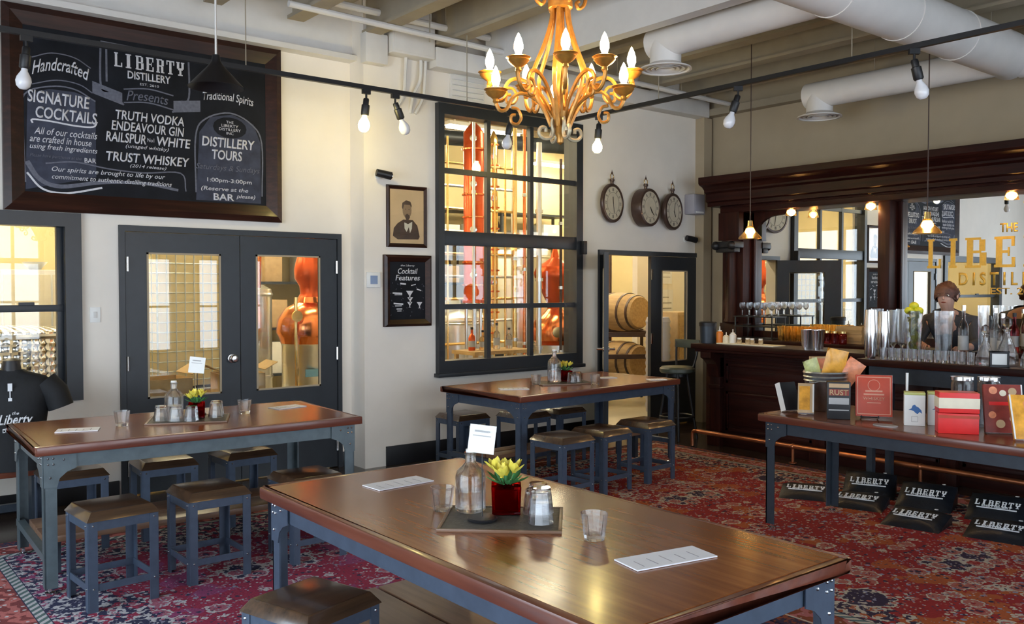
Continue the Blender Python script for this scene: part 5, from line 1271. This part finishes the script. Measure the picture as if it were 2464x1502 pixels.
for x, y, z, rz, tl, lb in ((5.98, 3.83, SZ, -62, .16, 'leftmost folded black shirt with white print under the display table'), (6.02, 3.42, SZ, -72, .16, 'second folded black shirt from the left in the front row'), (5.83, 2.90, SZ, -80, .2, 'folded black shirt jutting farthest forward onto the rug'), (5.96, 2.42, SZ, -78, .2, 'folded black shirt with large print, right end of the front row'), (6.42, 3.56, SZ, -66, .42, 'folded black shirt behind, leftmost of the back row'), (6.38, 3.10, SZ, -74, .42, 'folded black shirt in the middle of the back row'), (6.42, 2.62, SZ, -76, .4, 'folded black shirt at the right of the back row'), (5.93, 2.02, SZ, -78, .2, 'folded black shirt cut off by the right photo edge')):
    shirt_pack(lb, x, y, z, R(rz), tl)

# ---------------------------------------------------------------- bench and shirt form by the sash window
t = thing('bench', 'low reddish wood bench along the wall under the sash window', 'bench', (.3, 6.72, 0))
BX(-1.5, -.20, .36, 1.05, .20, .40).build('seat', 'edge_wood', t, bevel=.006)
for x in (-1.3, .9): MB().box(x, -.17, 0, x + .06, .17, .36).build('leg', 'steel_dark', t, smooth=False)
BX(-1.4, -.02, .10, 1.0, .02, .15).build('stretcher', 'steel_dark', t, smooth=False)
t = thing('shirt_form', 'black printed T-shirt on a torso form standing on the bench', 't-shirt', (1.10, 6.60, .401), R(-14))
rows = [(0, .215, .105), (.12, .205, .105), (.28, .20, .11), (.42, .215, .115), (.52, .235, .11), (.575, .245, .095), (.615, .20, .075), (.645, .10, .06), (.66, .075, .055)]
n = 28; vs = []; fs = []
for z, a, c in rows:
    for k in range(n):
        q = 2 * PI * k / n; e = 1.0 + .012 * math.sin(q * 5 + z * 20); vs.append((a * math.copysign(abs(math.cos(q)) ** .8, math.cos(q)) * e, c * math.sin(q) * e, z))
for i in range(len(rows) - 1):
    for k in range(n): k2 = (k + 1) % n; fs.append((i * n + k, i * n + k2, (i + 1) * n + k2, (i + 1) * n + k))
fs += [tuple(range(n))[::-1], tuple((len(rows) - 1) * n + k for k in range(n))]
sh = MB().add(vs, fs).build('shirt', 'shirt_black', t)
for s_ in (-1, 1): MB().tube([(s_ * .19, 0, .57), (s_ * .255, -.01, .50), (s_ * .29, -.015, .40)], [.085, .085, .08], 14).build('sleeve', 'shirt_black', sh)
MB().lathe([(0, .655), (.06, .655), (.055, .69), (.05, .72), (.02, .735), (0, .737)], n=20).build('neck_cap', 'black_metal', t)
text_mesh('lettering', 'the', .04, .022, 'print_white', sh, .3, .01, (.03, -.114, .385), (R(86), 0, 0), .002)
text_mesh('lettering', 'Liberty', .20, .085, 'print_white', sh, .35, .022, (.03, -.1155, .335), (R(86), 0, R(0)), .003)
text_mesh('lettering', 'DISTILLERY', .15, .022, 'print_white', sh, 0, .02, (.03, -.114, .272), (R(88), 0, 0), .002)
MB().cbox((.03, -.116, .292), (.15, .003, .006), (0, R(-6), 0)).build('swash', 'print_white', sh, smooth=False)
MB().cbox((0, -.1175, .555), (.026, .003, .05)).cbox((0, -.1175, .475), (.022, .003, .02)).cbox((0, -.116, .515), (.006, .002, .10)).build('bottle_print', 'print_white', sh, smooth=False)

# ---------------------------------------------------------------- bar stool at the end of the bar
t = thing('bar_stool', 'dark swivel bar stool with olive seat at the far end of the bar', 'bar stool', (7.26, 6.20, 0))
MB().lathe([(0, .70), (.17, .70), (.185, .715), (.185, .745), (.165, .765), (0, .77)], n=28).build('seat', 'green_vinyl', t)
for a in (45, 135, 225, 315):
    c, s_ = math.cos(R(a)), math.sin(R(a)); MB().cyl((.10 * c, .10 * s_, .70), (.21 * c, .21 * s_, 0), .014, n=10).build('leg', 'black_metal', t)
MB().tube([(.175 * math.cos(k * PI / 12), .175 * math.sin(k * PI / 12), .24) for k in range(24)], .010, 8, True).build('footring', 'black_metal', t)
MB().lathe([(0, .66), (.10, .66), (.10, .70)], n=20).build('swivel_plate', 'black_metal', t)
MB().tube(spline([(.12, .11, .72), (.16, .15, .90), (.17, .15, 1.02)], 4), .012, 8).build('back_post', 'black_metal', t); MB().tube(spline([(.15, -.08, .72), (.20, -.10, .90), (.21, -.10, 1.02)], 4), .012, 8).build('back_post', 'black_metal', t)
MB().cbox((.19, .025, 1.00), (.025, .30, .09), (0, R(4), R(8))).build('backrest', 'green_vinyl', t, bevel=.01)

# ---------------------------------------------------------------- bartender behind the bar
def skin_body(name, joints, edges, mat, parent, root=0, lvl=2):
    me = bpy.data.meshes.new(name); me.from_pydata([j[:3] for j in joints], edges, []); o = bpy.data.objects.new(name, me); C.objects.link(o); o.parent = parent
    o.modifiers.new('skin', 'SKIN'); sv = me.skin_vertices[0].data
    for i, j in enumerate(joints): sv[i].radius = (j[3], j[4] if len(j) > 4 else j[3])
    sv[root].use_root = True
    sb = o.modifiers.new('sub', 'SUBSURF'); sb.levels = 2; sb.render_levels = lvl
    me.materials.append(M[mat]); me.shade_smooth(); return o
pr_ = thing('person', 'person with reddish brown hair in dark clothes bending forward behind the bar', 'person', (7.77, 3.55, 0), R(-80))
# local -y is where the person faces (towards the room, turned to the photo's left); leaning forward
J = [(0, .06, .93, .115, .095), (0, .02, 1.08, .125, .09), (0, -.06, 1.22, .15, .10), (0, -.13, 1.32, .13, .085), (0, -.19, 1.39, .052), (0, -.225, 1.435, .05), (0, -.25, 1.50, .075, .088), (0, -.262, 1.57, .072, .085),
     (.17, -.13, 1.32, .055), (.23, -.20, 1.12, .042), (.19, -.33, 1.11, .034), (.15, -.40, 1.10, .030), (-.17, -.13, 1.32, .055), (-.24, -.20, 1.13, .042), (-.18, -.34, 1.12, .034), (-.12, -.41, 1.11, .030),
     (.09, .07, .86, .085), (.10, .0, .48, .062), (.10, .06, .10, .045), (.10, -.06, .05, .04), (-.09, .07, .86, .085), (-.10, .02, .48, .062), (-.10, .08, .10, .045), (-.10, -.04, .05, .04)]
E_ = [(0, 1), (1, 2), (2, 3), (3, 4), (4, 5), (5, 6), (6, 7), (3, 8), (8, 9), (9, 10), (10, 11), (3, 12), (12, 13), (13, 14), (14, 15), (0, 16), (16, 17), (17, 18), (18, 19), (0, 20), (20, 21), (21, 22), (22, 23)]
body = skin_body('body', J, E_, 'skin', pr_)
SJ = [(0, .065, .90, .135, .115), (0, .02, 1.08, .145, .108), (0, -.06, 1.22, .172, .118), (0, -.13, 1.325, .150, .100), (0, -.185, 1.385, .075), (.175, -.13, 1.315, .070), (.232, -.195, 1.13, .056), (-.175, -.13, 1.315, .070), (-.242, -.195, 1.14, .056), (.195, -.31, 1.115, .046), (-.19, -.31, 1.125, .046)]
skin_body('shirt', SJ, [(0, 1), (1, 2), (2, 3), (3, 4), (3, 5), (5, 6), (3, 7), (7, 8), (6, 9), (8, 10)], 'cloth_charcoal', pr_)
TJ = [(0, .06, .93, .128, .105), (.09, .07, .84, .10), (.10, .0, .48, .078), (.10, .06, .09, .062), (-.09, .07, .84, .10), (-.10, .02, .48, .078), (-.10, .08, .09, .062)]
skin_body('trousers', TJ, [(0, 1), (1, 2), (2, 3), (0, 4), (4, 5), (5, 6)], 'trousers', pr_)
mb = MB()
hc = Vector((0, -.245, 1.545)); n = 12; k2 = 24; vs = []; fs = []
for i in range(n + 1):
    th = PI * i / n * .72
    for j in range(k2):
        a = 2 * PI * j / k2; front = max(0, -math.sin(a)); q = th * (1 - .24 * front)
        rr = .104 + .007 * math.sin(9 * a + 2 * i) + .004 * math.sin(23 * a + i); vs.append(hc + Vector((math.sin(q) * math.cos(a) * rr * .92, math.sin(q) * math.sin(a) * rr * 1.08 + .006, math.cos(q) * rr)))
for i in range(n):
    for j in range(k2): fs.append((i * k2 + j, i * k2 + (j + 1) % k2, (i + 1) * k2 + (j + 1) % k2, (i + 1) * k2 + j))
mb.add(vs, fs).build('hair', 'hair', pr_, ang=80)
for s_ in (-1, 1):
    MB().ball((s_ * .034, -.338, 1.535), .011, 6, (1, .5, .7)).build('eye', 'plastic_white', body); MB().ball((s_ * .034, -.344, 1.535), .006, 5, (1, .4, 1)).build('pupil', 'black_metal', body)
    MB().ball((s_ * .088, -.255, 1.53), .022, 6, (.4, .7, 1.2)).build('ear', 'skin', body)
    MB().cbox((s_ * .034, -.345, 1.556), (.034, .008, .006), (0, s_ * .1, 0)).build('eyebrow', 'hair', body, bevel=.002)
MB().add([(0, -.338, 1.54), (-.014, -.335, 1.503), (.014, -.335, 1.503), (0, -.366, 1.508), (0, -.335, 1.498)], [(0, 1, 3), (0, 3, 2), (1, 4, 3), (4, 2, 3), (0, 2, 4, 1)]).build('nose', 'skin', body, bevel=.003)
MB().ball((0, -.335, 1.478), .018, 6, (1.1, .35, .28)).build('mouth', 'maroon', body)
for s_, hx, hy, hz in ((1, .15, -.40, 1.10), (-1, -.12, -.41, 1.11)):
    for f, (dx, ln) in enumerate(((-.024, .062), (-.008, .072), (.008, .068), (.024, .052))):
        skin_body('finger', [(hx + dx * .7, hy - .01, hz + .01, .010), (hx + dx, hy - .05, hz + .014, .0095), (hx + dx, hy - .05 - ln * .5, hz - .002, .0085), (hx + dx * .9, hy - .04 - ln * .62, hz - .03, .007)], [(0, 1), (1, 2), (2, 3)], 'skin', body)
    skin_body('thumb', [(hx - s_ * .02, hy - .0, hz + .005, .011), (hx - s_ * .045, hy - .03, hz + .0, .010), (hx - s_ * .05, hy - .06, hz - .012, .008)], [(0, 1), (1, 2)], 'skin', body)

# ---------------------------------------------------------------- inside the distillery
def tank(nm, lb, x, y, z0, r, h, mat, dome=.12, group=None, legs=True, zf=0):
    t = thing(nm, lb, 'tank', (x, y, zf), 0, group)
    MB().lathe([(0, z0), (r * .9, z0), (r, z0 + .05), (r, h), (r * .97, h + dome * .4), (r * .6, h + dome), (r * .16, h + dome * 1.25), (0, h + dome * 1.25)], n=40).build('vessel', mat, t)
    MB().lathe([(r + .006, h * .35), (r + .012, h * .35 + .02), (r + .006, h * .35 + .04)], n=40).lathe([(r + .006, h - .05), (r + .014, h - .03), (r + .006, h - .01)], n=40).build('band', 'steel_tank', t)
    if legs:
        for k in range(3): a = 2 * PI * k / 3 + .4; MB().cyl((r * .8 * math.cos(a), r * .8 * math.sin(a), 0), (r * .8 * math.cos(a), r * .8 * math.sin(a), z0 + .06), .03, n=10).build('leg', 'steel_tank', t)
    return t
t = tank('steel_tank', 'dimpled stainless steel tank behind the sash window', 1.32, 8.45, .25, .62, 1.24, 'dimpled_steel', .03)
t = thing('shelf_cabinet', 'pale wall cabinet with a small bowl on it beyond the sash window', 'cabinet', (2.02, 10.2, 0)); BX(-.45, -.3, 0, .45, .3, 1.78).build('carcass', 'plastic_white', t, bevel=.01); MB().box(-.43, -.32, .05, -.01, -.3, 1.73).box(.01, -.32, .05, .43, -.3, 1.73).build('door', 'cream', t, bevel=.004)
t = thing('bowl', 'small steel bowl standing on the pale cabinet', 'bowl', (1.9, 10.05, 1.781)); MB().lathe([(0, 0), (.05, 0), (.12, .08), (.115, .08), (.045, .008), (0, .006)], n=20).build('bowl_body', 'steel_tank', t)
# caged plastic tank seen through the left door pane
t = thing('caged_tank', 'tall pale plastic tank inside a steel grid cage behind the left glass door', 'tank', (3.05, 9.25, 0), R(12))
BX(-.46, -.46, .62, .46, .46, 2.05).build('plastic_tank', 'pale_plastic', t, bevel=.06)
mb = MB()
for k in range(16):
    z = .60 + k * .095; q = .48; mb.tube([(-q, -q, z), (q, -q, z), (q, q, z), (-q, q, z)], .006, 5, True)
for k in range(11):
    x = -.48 + k * .096
    for s_ in (-1, 1): mb.cyl((x, s_ * .485, .58), (x, s_ * .485, 2.04), .006, n=5).cyl((s_ * .485, x, .58), (s_ * .485, x, 2.04), .006, n=5)
mb.build('cage', 'galvanised', t); MB().box(-.5, -.5, .46, .5, .5, .58).build('pallet_base', 'crate_wood', t, smooth=False)
for x in (-.42, .38):
    for y in (-.42, .38): BX(x, y, 0, x + .05, y + .05, .46).build('leg', 'galvanised', t, smooth=False)
def carton(lb, x, y, z, rz, w, d, h):
    t = thing('cardboard_box', lb, 'box', (x, y, z), rz, 'open cardboard boxes in the distillery')
    MB().box(-w / 2, -d / 2, 0, w / 2, d / 2, .006).box(-w / 2, -d / 2, 0, -w / 2 + .006, d / 2, h).box(w / 2 - .006, -d / 2, 0, w / 2, d / 2, h).box(-w / 2, -d / 2, 0, w / 2, -d / 2 + .006, h).box(-w / 2, d / 2 - .006, 0, w / 2, d / 2, h).build('carton', 'cardboard', t, smooth=False)
    for s_ in (-1, 1): MB().cbox((s_ * (w / 2 + d * .17), 0, h + .06), (d * .40, d, .006), (0, s_ * R(-28), 0)).build('flap', 'cardboard', t, smooth=False)
carton('open brown cardboard box behind the left glass door, left one', 2.43, 7.78, .45, R(5), .40, .34, .38); carton('open brown cardboard box behind the left glass door, right one', 3.13, 7.85, .45, R(-6), .40, .34, .38)
t = thing('work_bench', 'low wooden bench holding cardboard boxes behind the glass doors', 'bench', (2.78, 7.8, 0)); BX(-.65, -.28, .41, .65, .28, .45).build('bench_top', 'crate_wood', t, smooth=False)
for x in (-.6, .54):
    for y in (-.24, .18): BX(x, y, 0, x + .06, y + .06, .41).build('leg', 'crate_wood', t, smooth=False)
# copper still behind the right door pane
t = thing('copper_still', 'orange copper still on a steel base behind the right glass door', 'still', (4.36, 8.9, 0))
MB().lathe([(0, .02), (.30, .02), (.30, .98), (.31, 1.0), (0, 1.0)], n=36).build('steel_base', 'steel_tank', t); BX(-.20, -.312, .66, .06, -.295, .74).build('label_band', 'blue_label', t, smooth=False)
MB().lathe([(.31, 1.0), (.33, 1.06), (.36, 1.12), (.34, 1.26), (.26, 1.38), (.14, 1.44), (.12, 1.50)], n=36).build('pot', 'copper', t)
MB().lathe([(.12, 1.50), (.10, 1.54), (.11, 1.62), (.16, 1.70), (.165, 1.80), (.14, 1.90), (.12, 1.96), (.115, 2.4), (0, 2.4)], n=32).build('helmet', 'copper_red', t)
MB().tube(spline([(0, 0, 2.38), (-.05, 0, 2.55), (-.3, 0, 2.58), (-.55, 0, 2.3), (-.6, 0, 1.6)], 5), .04, 12).build('vapour_pipe', 'copper', t)
MB().tube([(-.25, -.22, .2), (-.28, -.25, 1.1), (-.28, -.25, 1.5)], .02, 8).lathe([(0, 0), (.06, 0), (.06, .02), (0, .02)], (-.28, -.27, 1.3), 16, rot=(R(90), 0, 0)).build('gauge_pipe', 'brass', t)
tank('steel_tank', 'slim pale stainless tank beside the copper still behind the right glass door', 4.15, 10.0, .3, .24, 1.55, 'steel_tank', .08)
# copper columns and pipework behind the tall paned window
def column(lb, x, y, r, z0, z1, mat):
    t = thing('copper_column', lb, 'still column', (x, y, 0), 0, 'copper distilling columns')
    MB().lathe([(0, z0), (r * 1.15, z0), (r * 1.15, z0 + .03), (r, z0 + .04), (r, z1), (r * .7, z1 + .06), (r * .25, z1 + .12), (0, z1 + .12)], n=24).build('column_body', mat, t)
    mb = MB(); k = z0 + .2
    while k < z1: mb.lathe([(r, k), (r + .02, k + .004), (r + .02, k + .022), (r, k + .026)], n=24); k += .27
    mb.build('flange', 'copper_red' if mat == 'copper' else 'copper', t)
    k = z0 + .33; j = 0
    while k < z1 and j < 6:
        MB().lathe([(0, 0), (.042, 0), (.042, .02), (.03, .024), (0, .022)], (-r * .62, -r * .78, k), 16, rot=(R(90), 0, R(-38))).build('porthole', 'chrome', t); k += .54; j += 1
    for a in (0, 2.1, 4.2): MB().cyl((r * .8 * math.cos(a), r * .8 * math.sin(a), 0), (r * .8 * math.cos(a), r * .8 * math.sin(a), z0), .02, n=8).build('leg', 'steel_tank', t)
column('red orange copper column with round portholes behind the paned window', 6.36, 8.6, .125, 1.42, 3.45, 'copper_red')
column('slim copper column at the left edge behind the paned window', 5.93, 8.85, .06, .9, 3.3, 'copper')
column('slender brass toned column right of the red copper column', 7.05, 9.1, .055, .8, 3.5, 'brass')
t = thing('pipe_rack', 'rack of vertical brass pipes and shining cross pipes behind the paned window', 'pipework', (6.4, 8.95, 0))
for x in (-.30, -.18, .24, .38, .55, .72): MB().cyl((x, 0, .3), (x, 0, 3.45), .014, n=8).build('riser_pipe', 'brass', t)
for k in range(9): MB().cyl((-.42, .06, .9 + k * .28), (.9, .06, .9 + k * .28), .018, n=8).build('cross_pipe', 'steel_tank' if k % 2 else 'brass', t)
for x in (-.42, .9): BX(x - .02, .02, 0, x + .02, .08, 3.45).build('rack_post', 'steel_tank', t, smooth=False)
t = thing('copper_pot_still', 'copper pot still with onion dome on a steel base behind the paned window', 'still', (7.93, 8.9, 0))
MB().lathe([(0, .02), (.30, .02), (.30, .84), (0, .84)], n=32).build('steel_base', 'steel_tank', t)
MB().lathe([(.24, .84), (.31, .90), (.33, 1.02), (.28, 1.16), (.16, 1.26), (.10, 1.32)], n=32).build('pot', 'copper', t)
MB().lathe([(.10, 1.32), (.11, 1.40), (.19, 1.56), (.27, 1.72), (.285, 1.80), (.25, 1.88), (.14, 1.94), (.06, 2.0), (.035, 2.10), (.02, 2.14), (0, 2.14)], n=32).build('onion_dome', 'copper_red', t)
MB().tube(spline([(.25, 0, 1.82), (.5, .1, 1.84), (.62, .2, 1.6), (.64, .2, .6)], 5), .04, 10).build('lyne_arm', 'copper', t)
for k in range(3): MB().lathe([(0, 0), (.07, 0), (.07, .03), (0, .035)], (-.22 + k * .2, -.29 - .03 * (k == 1), 1.02), 16, rot=(R(90), 0, R(-20 + 20 * k))).build('manhole', 'brass', t)
tank('steel_tank', 'stainless tank low behind the left panes of the paned window', 6.05, 9.9, .3, .42, 1.25, 'steel_tank', .12); tank('steel_tank', 'stainless tank low behind the middle panes of the paned window', 7.15, 9.9, .3, .38, 1.15, 'steel_tank', .12)
tank('steel_tank', 'tall pale stainless tank at the back behind the onion dome', 8.9, 10.9, .3, .55, 2.1, 'steel_tank', .2)
t = thing('side_table', 'pale work table with bottles behind the middle panes of the paned window', 'table', (6.15, 7.95, 0)); BX(-.42, -.22, .86, .42, .22, .90).build('tabletop', 'crate_wood', t, smooth=False)
for x in (-.4, .36):
    for y in (-.2, .16): BX(x, y, 0, x + .04, y + .04, .86).build('leg', 'crate_wood', t, smooth=False)
for k, (x, mt, h) in enumerate(((5.85, 'copper_red', .26), (6.0, 'amber_glass', .22), (6.2, 'clear_glass', .3), (6.38, 'clear_glass', .24))): spirit_bottle('%s bottle on the work table behind the paned window' % NM[k], x, 7.95, .901, h, mt, 'bottles on the distillery work table')
t = thing('fire_extinguisher', 'red cylinder standing low behind the middle panes of the paned window', 'cylinder', (5.98, 7.62, .35)); MB().lathe([(0, 0), (.07, 0), (.075, .02), (.075, .38), (.04, .45), (.02, .48), (0, .48)], n=18).build('cylinder_body', 'red_box', t); MB().cbox((0, 0, .51), (.10, .03, .03)).build('valve', 'black_metal', t)
t = thing('step_stool', 'small wooden stand under the red cylinder', 'stand', (5.98, 7.62, 0)); BX(-.15, -.15, .30, .15, .15, .35).build('top', 'crate_wood', t, smooth=False)
for x in (-.13, .09):
    for y in (-.13, .09): BX(x, y, 0, x + .04, y + .04, .30).build('leg', 'crate_wood', t, smooth=False)
# seen through the open doorway
def barrel(lb, x, y, z):
    t = thing('barrel', lb, 'barrel', (x, y, z), 0, 'wooden barrels on the dark rack')
    pr = [(0, -.36), (.21, -.36), (.225, -.34), (.26, -.17), (.275, 0), (.26, .17), (.225, .34), (.21, .36), (0, .36)]
    MB().lathe(pr, (0, 0, .28), 24, rot=(R(90), 0, 0)).build('staves', 'crate_wood', t)
    for q, rr in ((-.30, .234), (-.15, .264), (.15, .264), (.30, .234)): MB().lathe([(rr, q - .02), (rr + .004, q - .02), (rr + .004, q + .02), (rr, q + .02)], (0, 0, .28), 24, rot=(R(90), 0, 0)).build('hoop', 'barrel_dark', t)
t = thing('barrel_rack', 'dark barrel rack with wheels seen through the open doorway', 'rack', (9.05, 8.75, 0), R(-35))
for z in (.28, .66, .96): MB().cbox((0, -.41, z), (.80, .06, .06)).cbox((0, .41, z), (.80, .06, .06)).cbox((-.38, 0, z), (.05, .82, .05)).cbox((.38, 0, z), (.05, .82, .05)).build('rack_bar', 'barrel_dark', t, smooth=False)
for x in (-.38, .38):
    for y in (-.41, .41): BX(x - .02, y - .02, .06, x + .02, y + .02, 1.0).build('rack_post', 'barrel_dark', t, smooth=False); MB().cyl((x - .015, y, .03), (x + .015, y, .03), .03, n=12).build('wheel', 'black_metal', t)
barrel('lower wooden barrel on the dark rack beyond the open doorway', 9.05, 8.75, .30); barrel('upper wooden barrel on the dark rack beyond the open doorway', 9.05, 8.75, .98)
t = thing('copper_kettle', 'rounded copper kettle on a steel stand behind the barrel rack', 'still', (9.5, 9.85, 0)); MB().lathe([(0, .6), (.28, .6), (.34, .8), (.34, 1.15), (.22, 1.35), (.08, 1.42), (.05, 1.6), (0, 1.6)], n=28).build('kettle', 'copper', t)
for a in (0, 2.1, 4.2): MB().cyl((.24 * math.cos(a), .24 * math.sin(a), 0), (.24 * math.cos(a), .24 * math.sin(a), .64), .03, n=8).build('leg', 'steel_tank', t)
t = thing('floor_pole', 'dark pole standing in the doorway view before the far wall', 'pole', (9.28, 9.2, 0)); MB().cyl((0, 0, 0), (0, 0, 3.9), .022, n=10).lathe([(.08, 0), (.08, .02), (.03, .03)], n=16).build('pole', 'barrel_dark', t)
t = thing('drum', 'ribbed grey drum seen through the right hand glazed door', 'drum', (8.66, 7.72, 0)); MB().lathe([(0, 0), (.15, 0)] + [(.15 + .012 * (k % 2), .04 + k * .045) for k in range(26)] + [(.14, 1.22), (0, 1.22)], n=28).build('drum_body', 'lilac_plastic', t)
t = thing('cabinet', 'tan cabinet behind the right hand glazed door', 'cabinet', (9.15, 7.82, 0)); BX(-.22, -.2, 0, .22, .2, 1.28).build('carcass', 'tan', t, bevel=.01); BX(-.20, -.215, .05, .20, -.2, 1.24).build('door', 'crate_wood', t, bevel=.004)
for k, (x, z, h) in enumerate(((10.35, 1.66, .32), (10.38, 1.15, .42), (10.1, 2.1, .2))):
    t = thing('notice', ('upper', 'lower', 'small left')[k] + ' white notice on the wall panel behind the right hand glazed door', 'notice', (x, 9.10, z), 0, 'paper notices in the distillery'); BX(-.16, -.01, 0, .16, 0, h).build('sheet', 'paper', t, smooth=False)
    MB().box(-.12, -.0115, h * .3, .12, -.010, h * .34).box(-.12, -.0115, h * .5, .12, -.010, h * .54).box(-.12, -.0115, h * .7, .06, -.010, h * .74).build('print', 'grey_label', t, smooth=False)
struct('wall_distillery_partition', BX(9.75, 9.10, 0, 12.0, 9.2, 4.3), 'wall_cream', smooth=False)
t = thing('tool_board', 'wall board hung with dark tools seen through the open doorway', 'tool board', (8.9, 12.39, 1.5)); BX(-1.2, -.02, 0, 1.2, 0, 1.4).build('board', 'distillery_wall', t, smooth=False)
rd = random.Random(9)
for k in range(14): MB().cbox((-1.05 + k * .16, -.03, .35 + rd.random() * .7), (.03, .02, .18 + rd.random() * .25), (0, rd.uniform(-.3, .3), 0)).build('tool', 'barrel_dark', t, smooth=False)
MB().tube([(.62 + .16 * math.cos(q * PI / 10), -.03, 1.15 + .16 * math.sin(q * PI / 10)) for q in range(20)], .035, 8, True).build('hose_coil', 'barrel_dark', t)

# shelving along the far distillery wall, each unit and each carton a thing of its own
NW = ('leftmost', 'second', 'third', 'fourth')
rd = random.Random(21)
for u in range(4):
    X = 5.6 + u * 1.55
    t = thing('shelving_unit', '%s dark metal shelving unit against the far distillery wall' % NW[u], 'shelving', (X, 12.08, 0), 0, 'shelving units in the distillery')
    for x in (-.68, .64):
        for y in (-.24, .20): BX(x, y, 0, x + .04, y + .04, 2.9).build('upright', 'steel_dark', t, smooth=False)
    for k, z in enumerate((.35, 1.0, 1.65, 2.3, 2.86)): BX(-.68, -.24, z, .68, .24, z + .035).build('shelf', 'steel_dark', t, smooth=False)
    for k, z in enumerate((.35, 1.0, 1.65, 2.3)):
        for j in range(2):
            w_ = .25 + rd.random() * .2; h_ = .25 + rd.random() * .28
            tag(BX(-w_ / 2, -.17, 0, w_ / 2, .17, h_).build('carton', ('cardboard', 'tan', 'plastic_white', 'grey_label')[rd.randrange(4)], loc=(X - .32 + .62 * j, 12.08, z + .0352), bevel=.004), '%s carton on the %s shelf of the %s shelving unit' % (('left', 'right')[j], ('lowest', 'second', 'third', 'top')[k], NW[u]), 'carton', 'cartons on the distillery shelving')
def vpipe(lb, x, y, r, z0, z1, mat):
    t = thing('standing_pipe', lb, 'pipe', (x, y, 0), 0, 'standing pipes in the distillery'); MB().cyl((0, 0, z0), (0, 0, z1), r, n=12).build('pipe_run', mat, t)
    mb = MB()
    for k in range(3): q = z0 + (z1 - z0) * (.25 + .25 * k); mb.cyl((0, 0, q - .02), (0, 0, q + .02), r * 1.5, n=12)
    mb.build('coupling', 'steel_tank', t); MB().lathe([(r * 2.6, z0), (r * 2.6, z0 + .02), (r, z0 + .03)], n=14).build('flange', 'steel_tank', t)
for k, (x, y, r, z1, mt) in enumerate(((6.75, 8.3, .028, 3.9, 'brass'), (7.0, 8.42, .02, 3.65, 'copper'), (7.22, 8.4, .035, 3.4, 'steel_tank'), (5.62, 8.2, .022, 3.9, 'brass'), (6.1, 8.25, .018, 3.6, 'steel_tank'), (7.45, 8.25, .018, 3.2, 'barrel_dark'))):
    vpipe('%s standing pipe from the left behind the paned window, %s' % (('third', 'fourth', 'fifth', 'first', 'second', 'sixth')[k], ('brass', 'copper', 'steel', 'brass', 'thin steel', 'thin dark')[k]), x, y, r, 0, z1, mt)
t = thing('overhead_duct', 'dark duct running under the distillery ceiling behind the paned window top', 'duct', (7.0, 9.6, 3.55)); MB().cyl((-2.6, .4, 0), (3.0, -.5, .05), .10, n=16).build('duct_run', 'steel_dark', t)
for x in (-2.0, 2.4): MB().cyl((x, .25 - (x + 2) * .15, 0), (x, .25 - (x + 2) * .15, .75), .008, n=6).build('hanger', 'steel_dark', t)
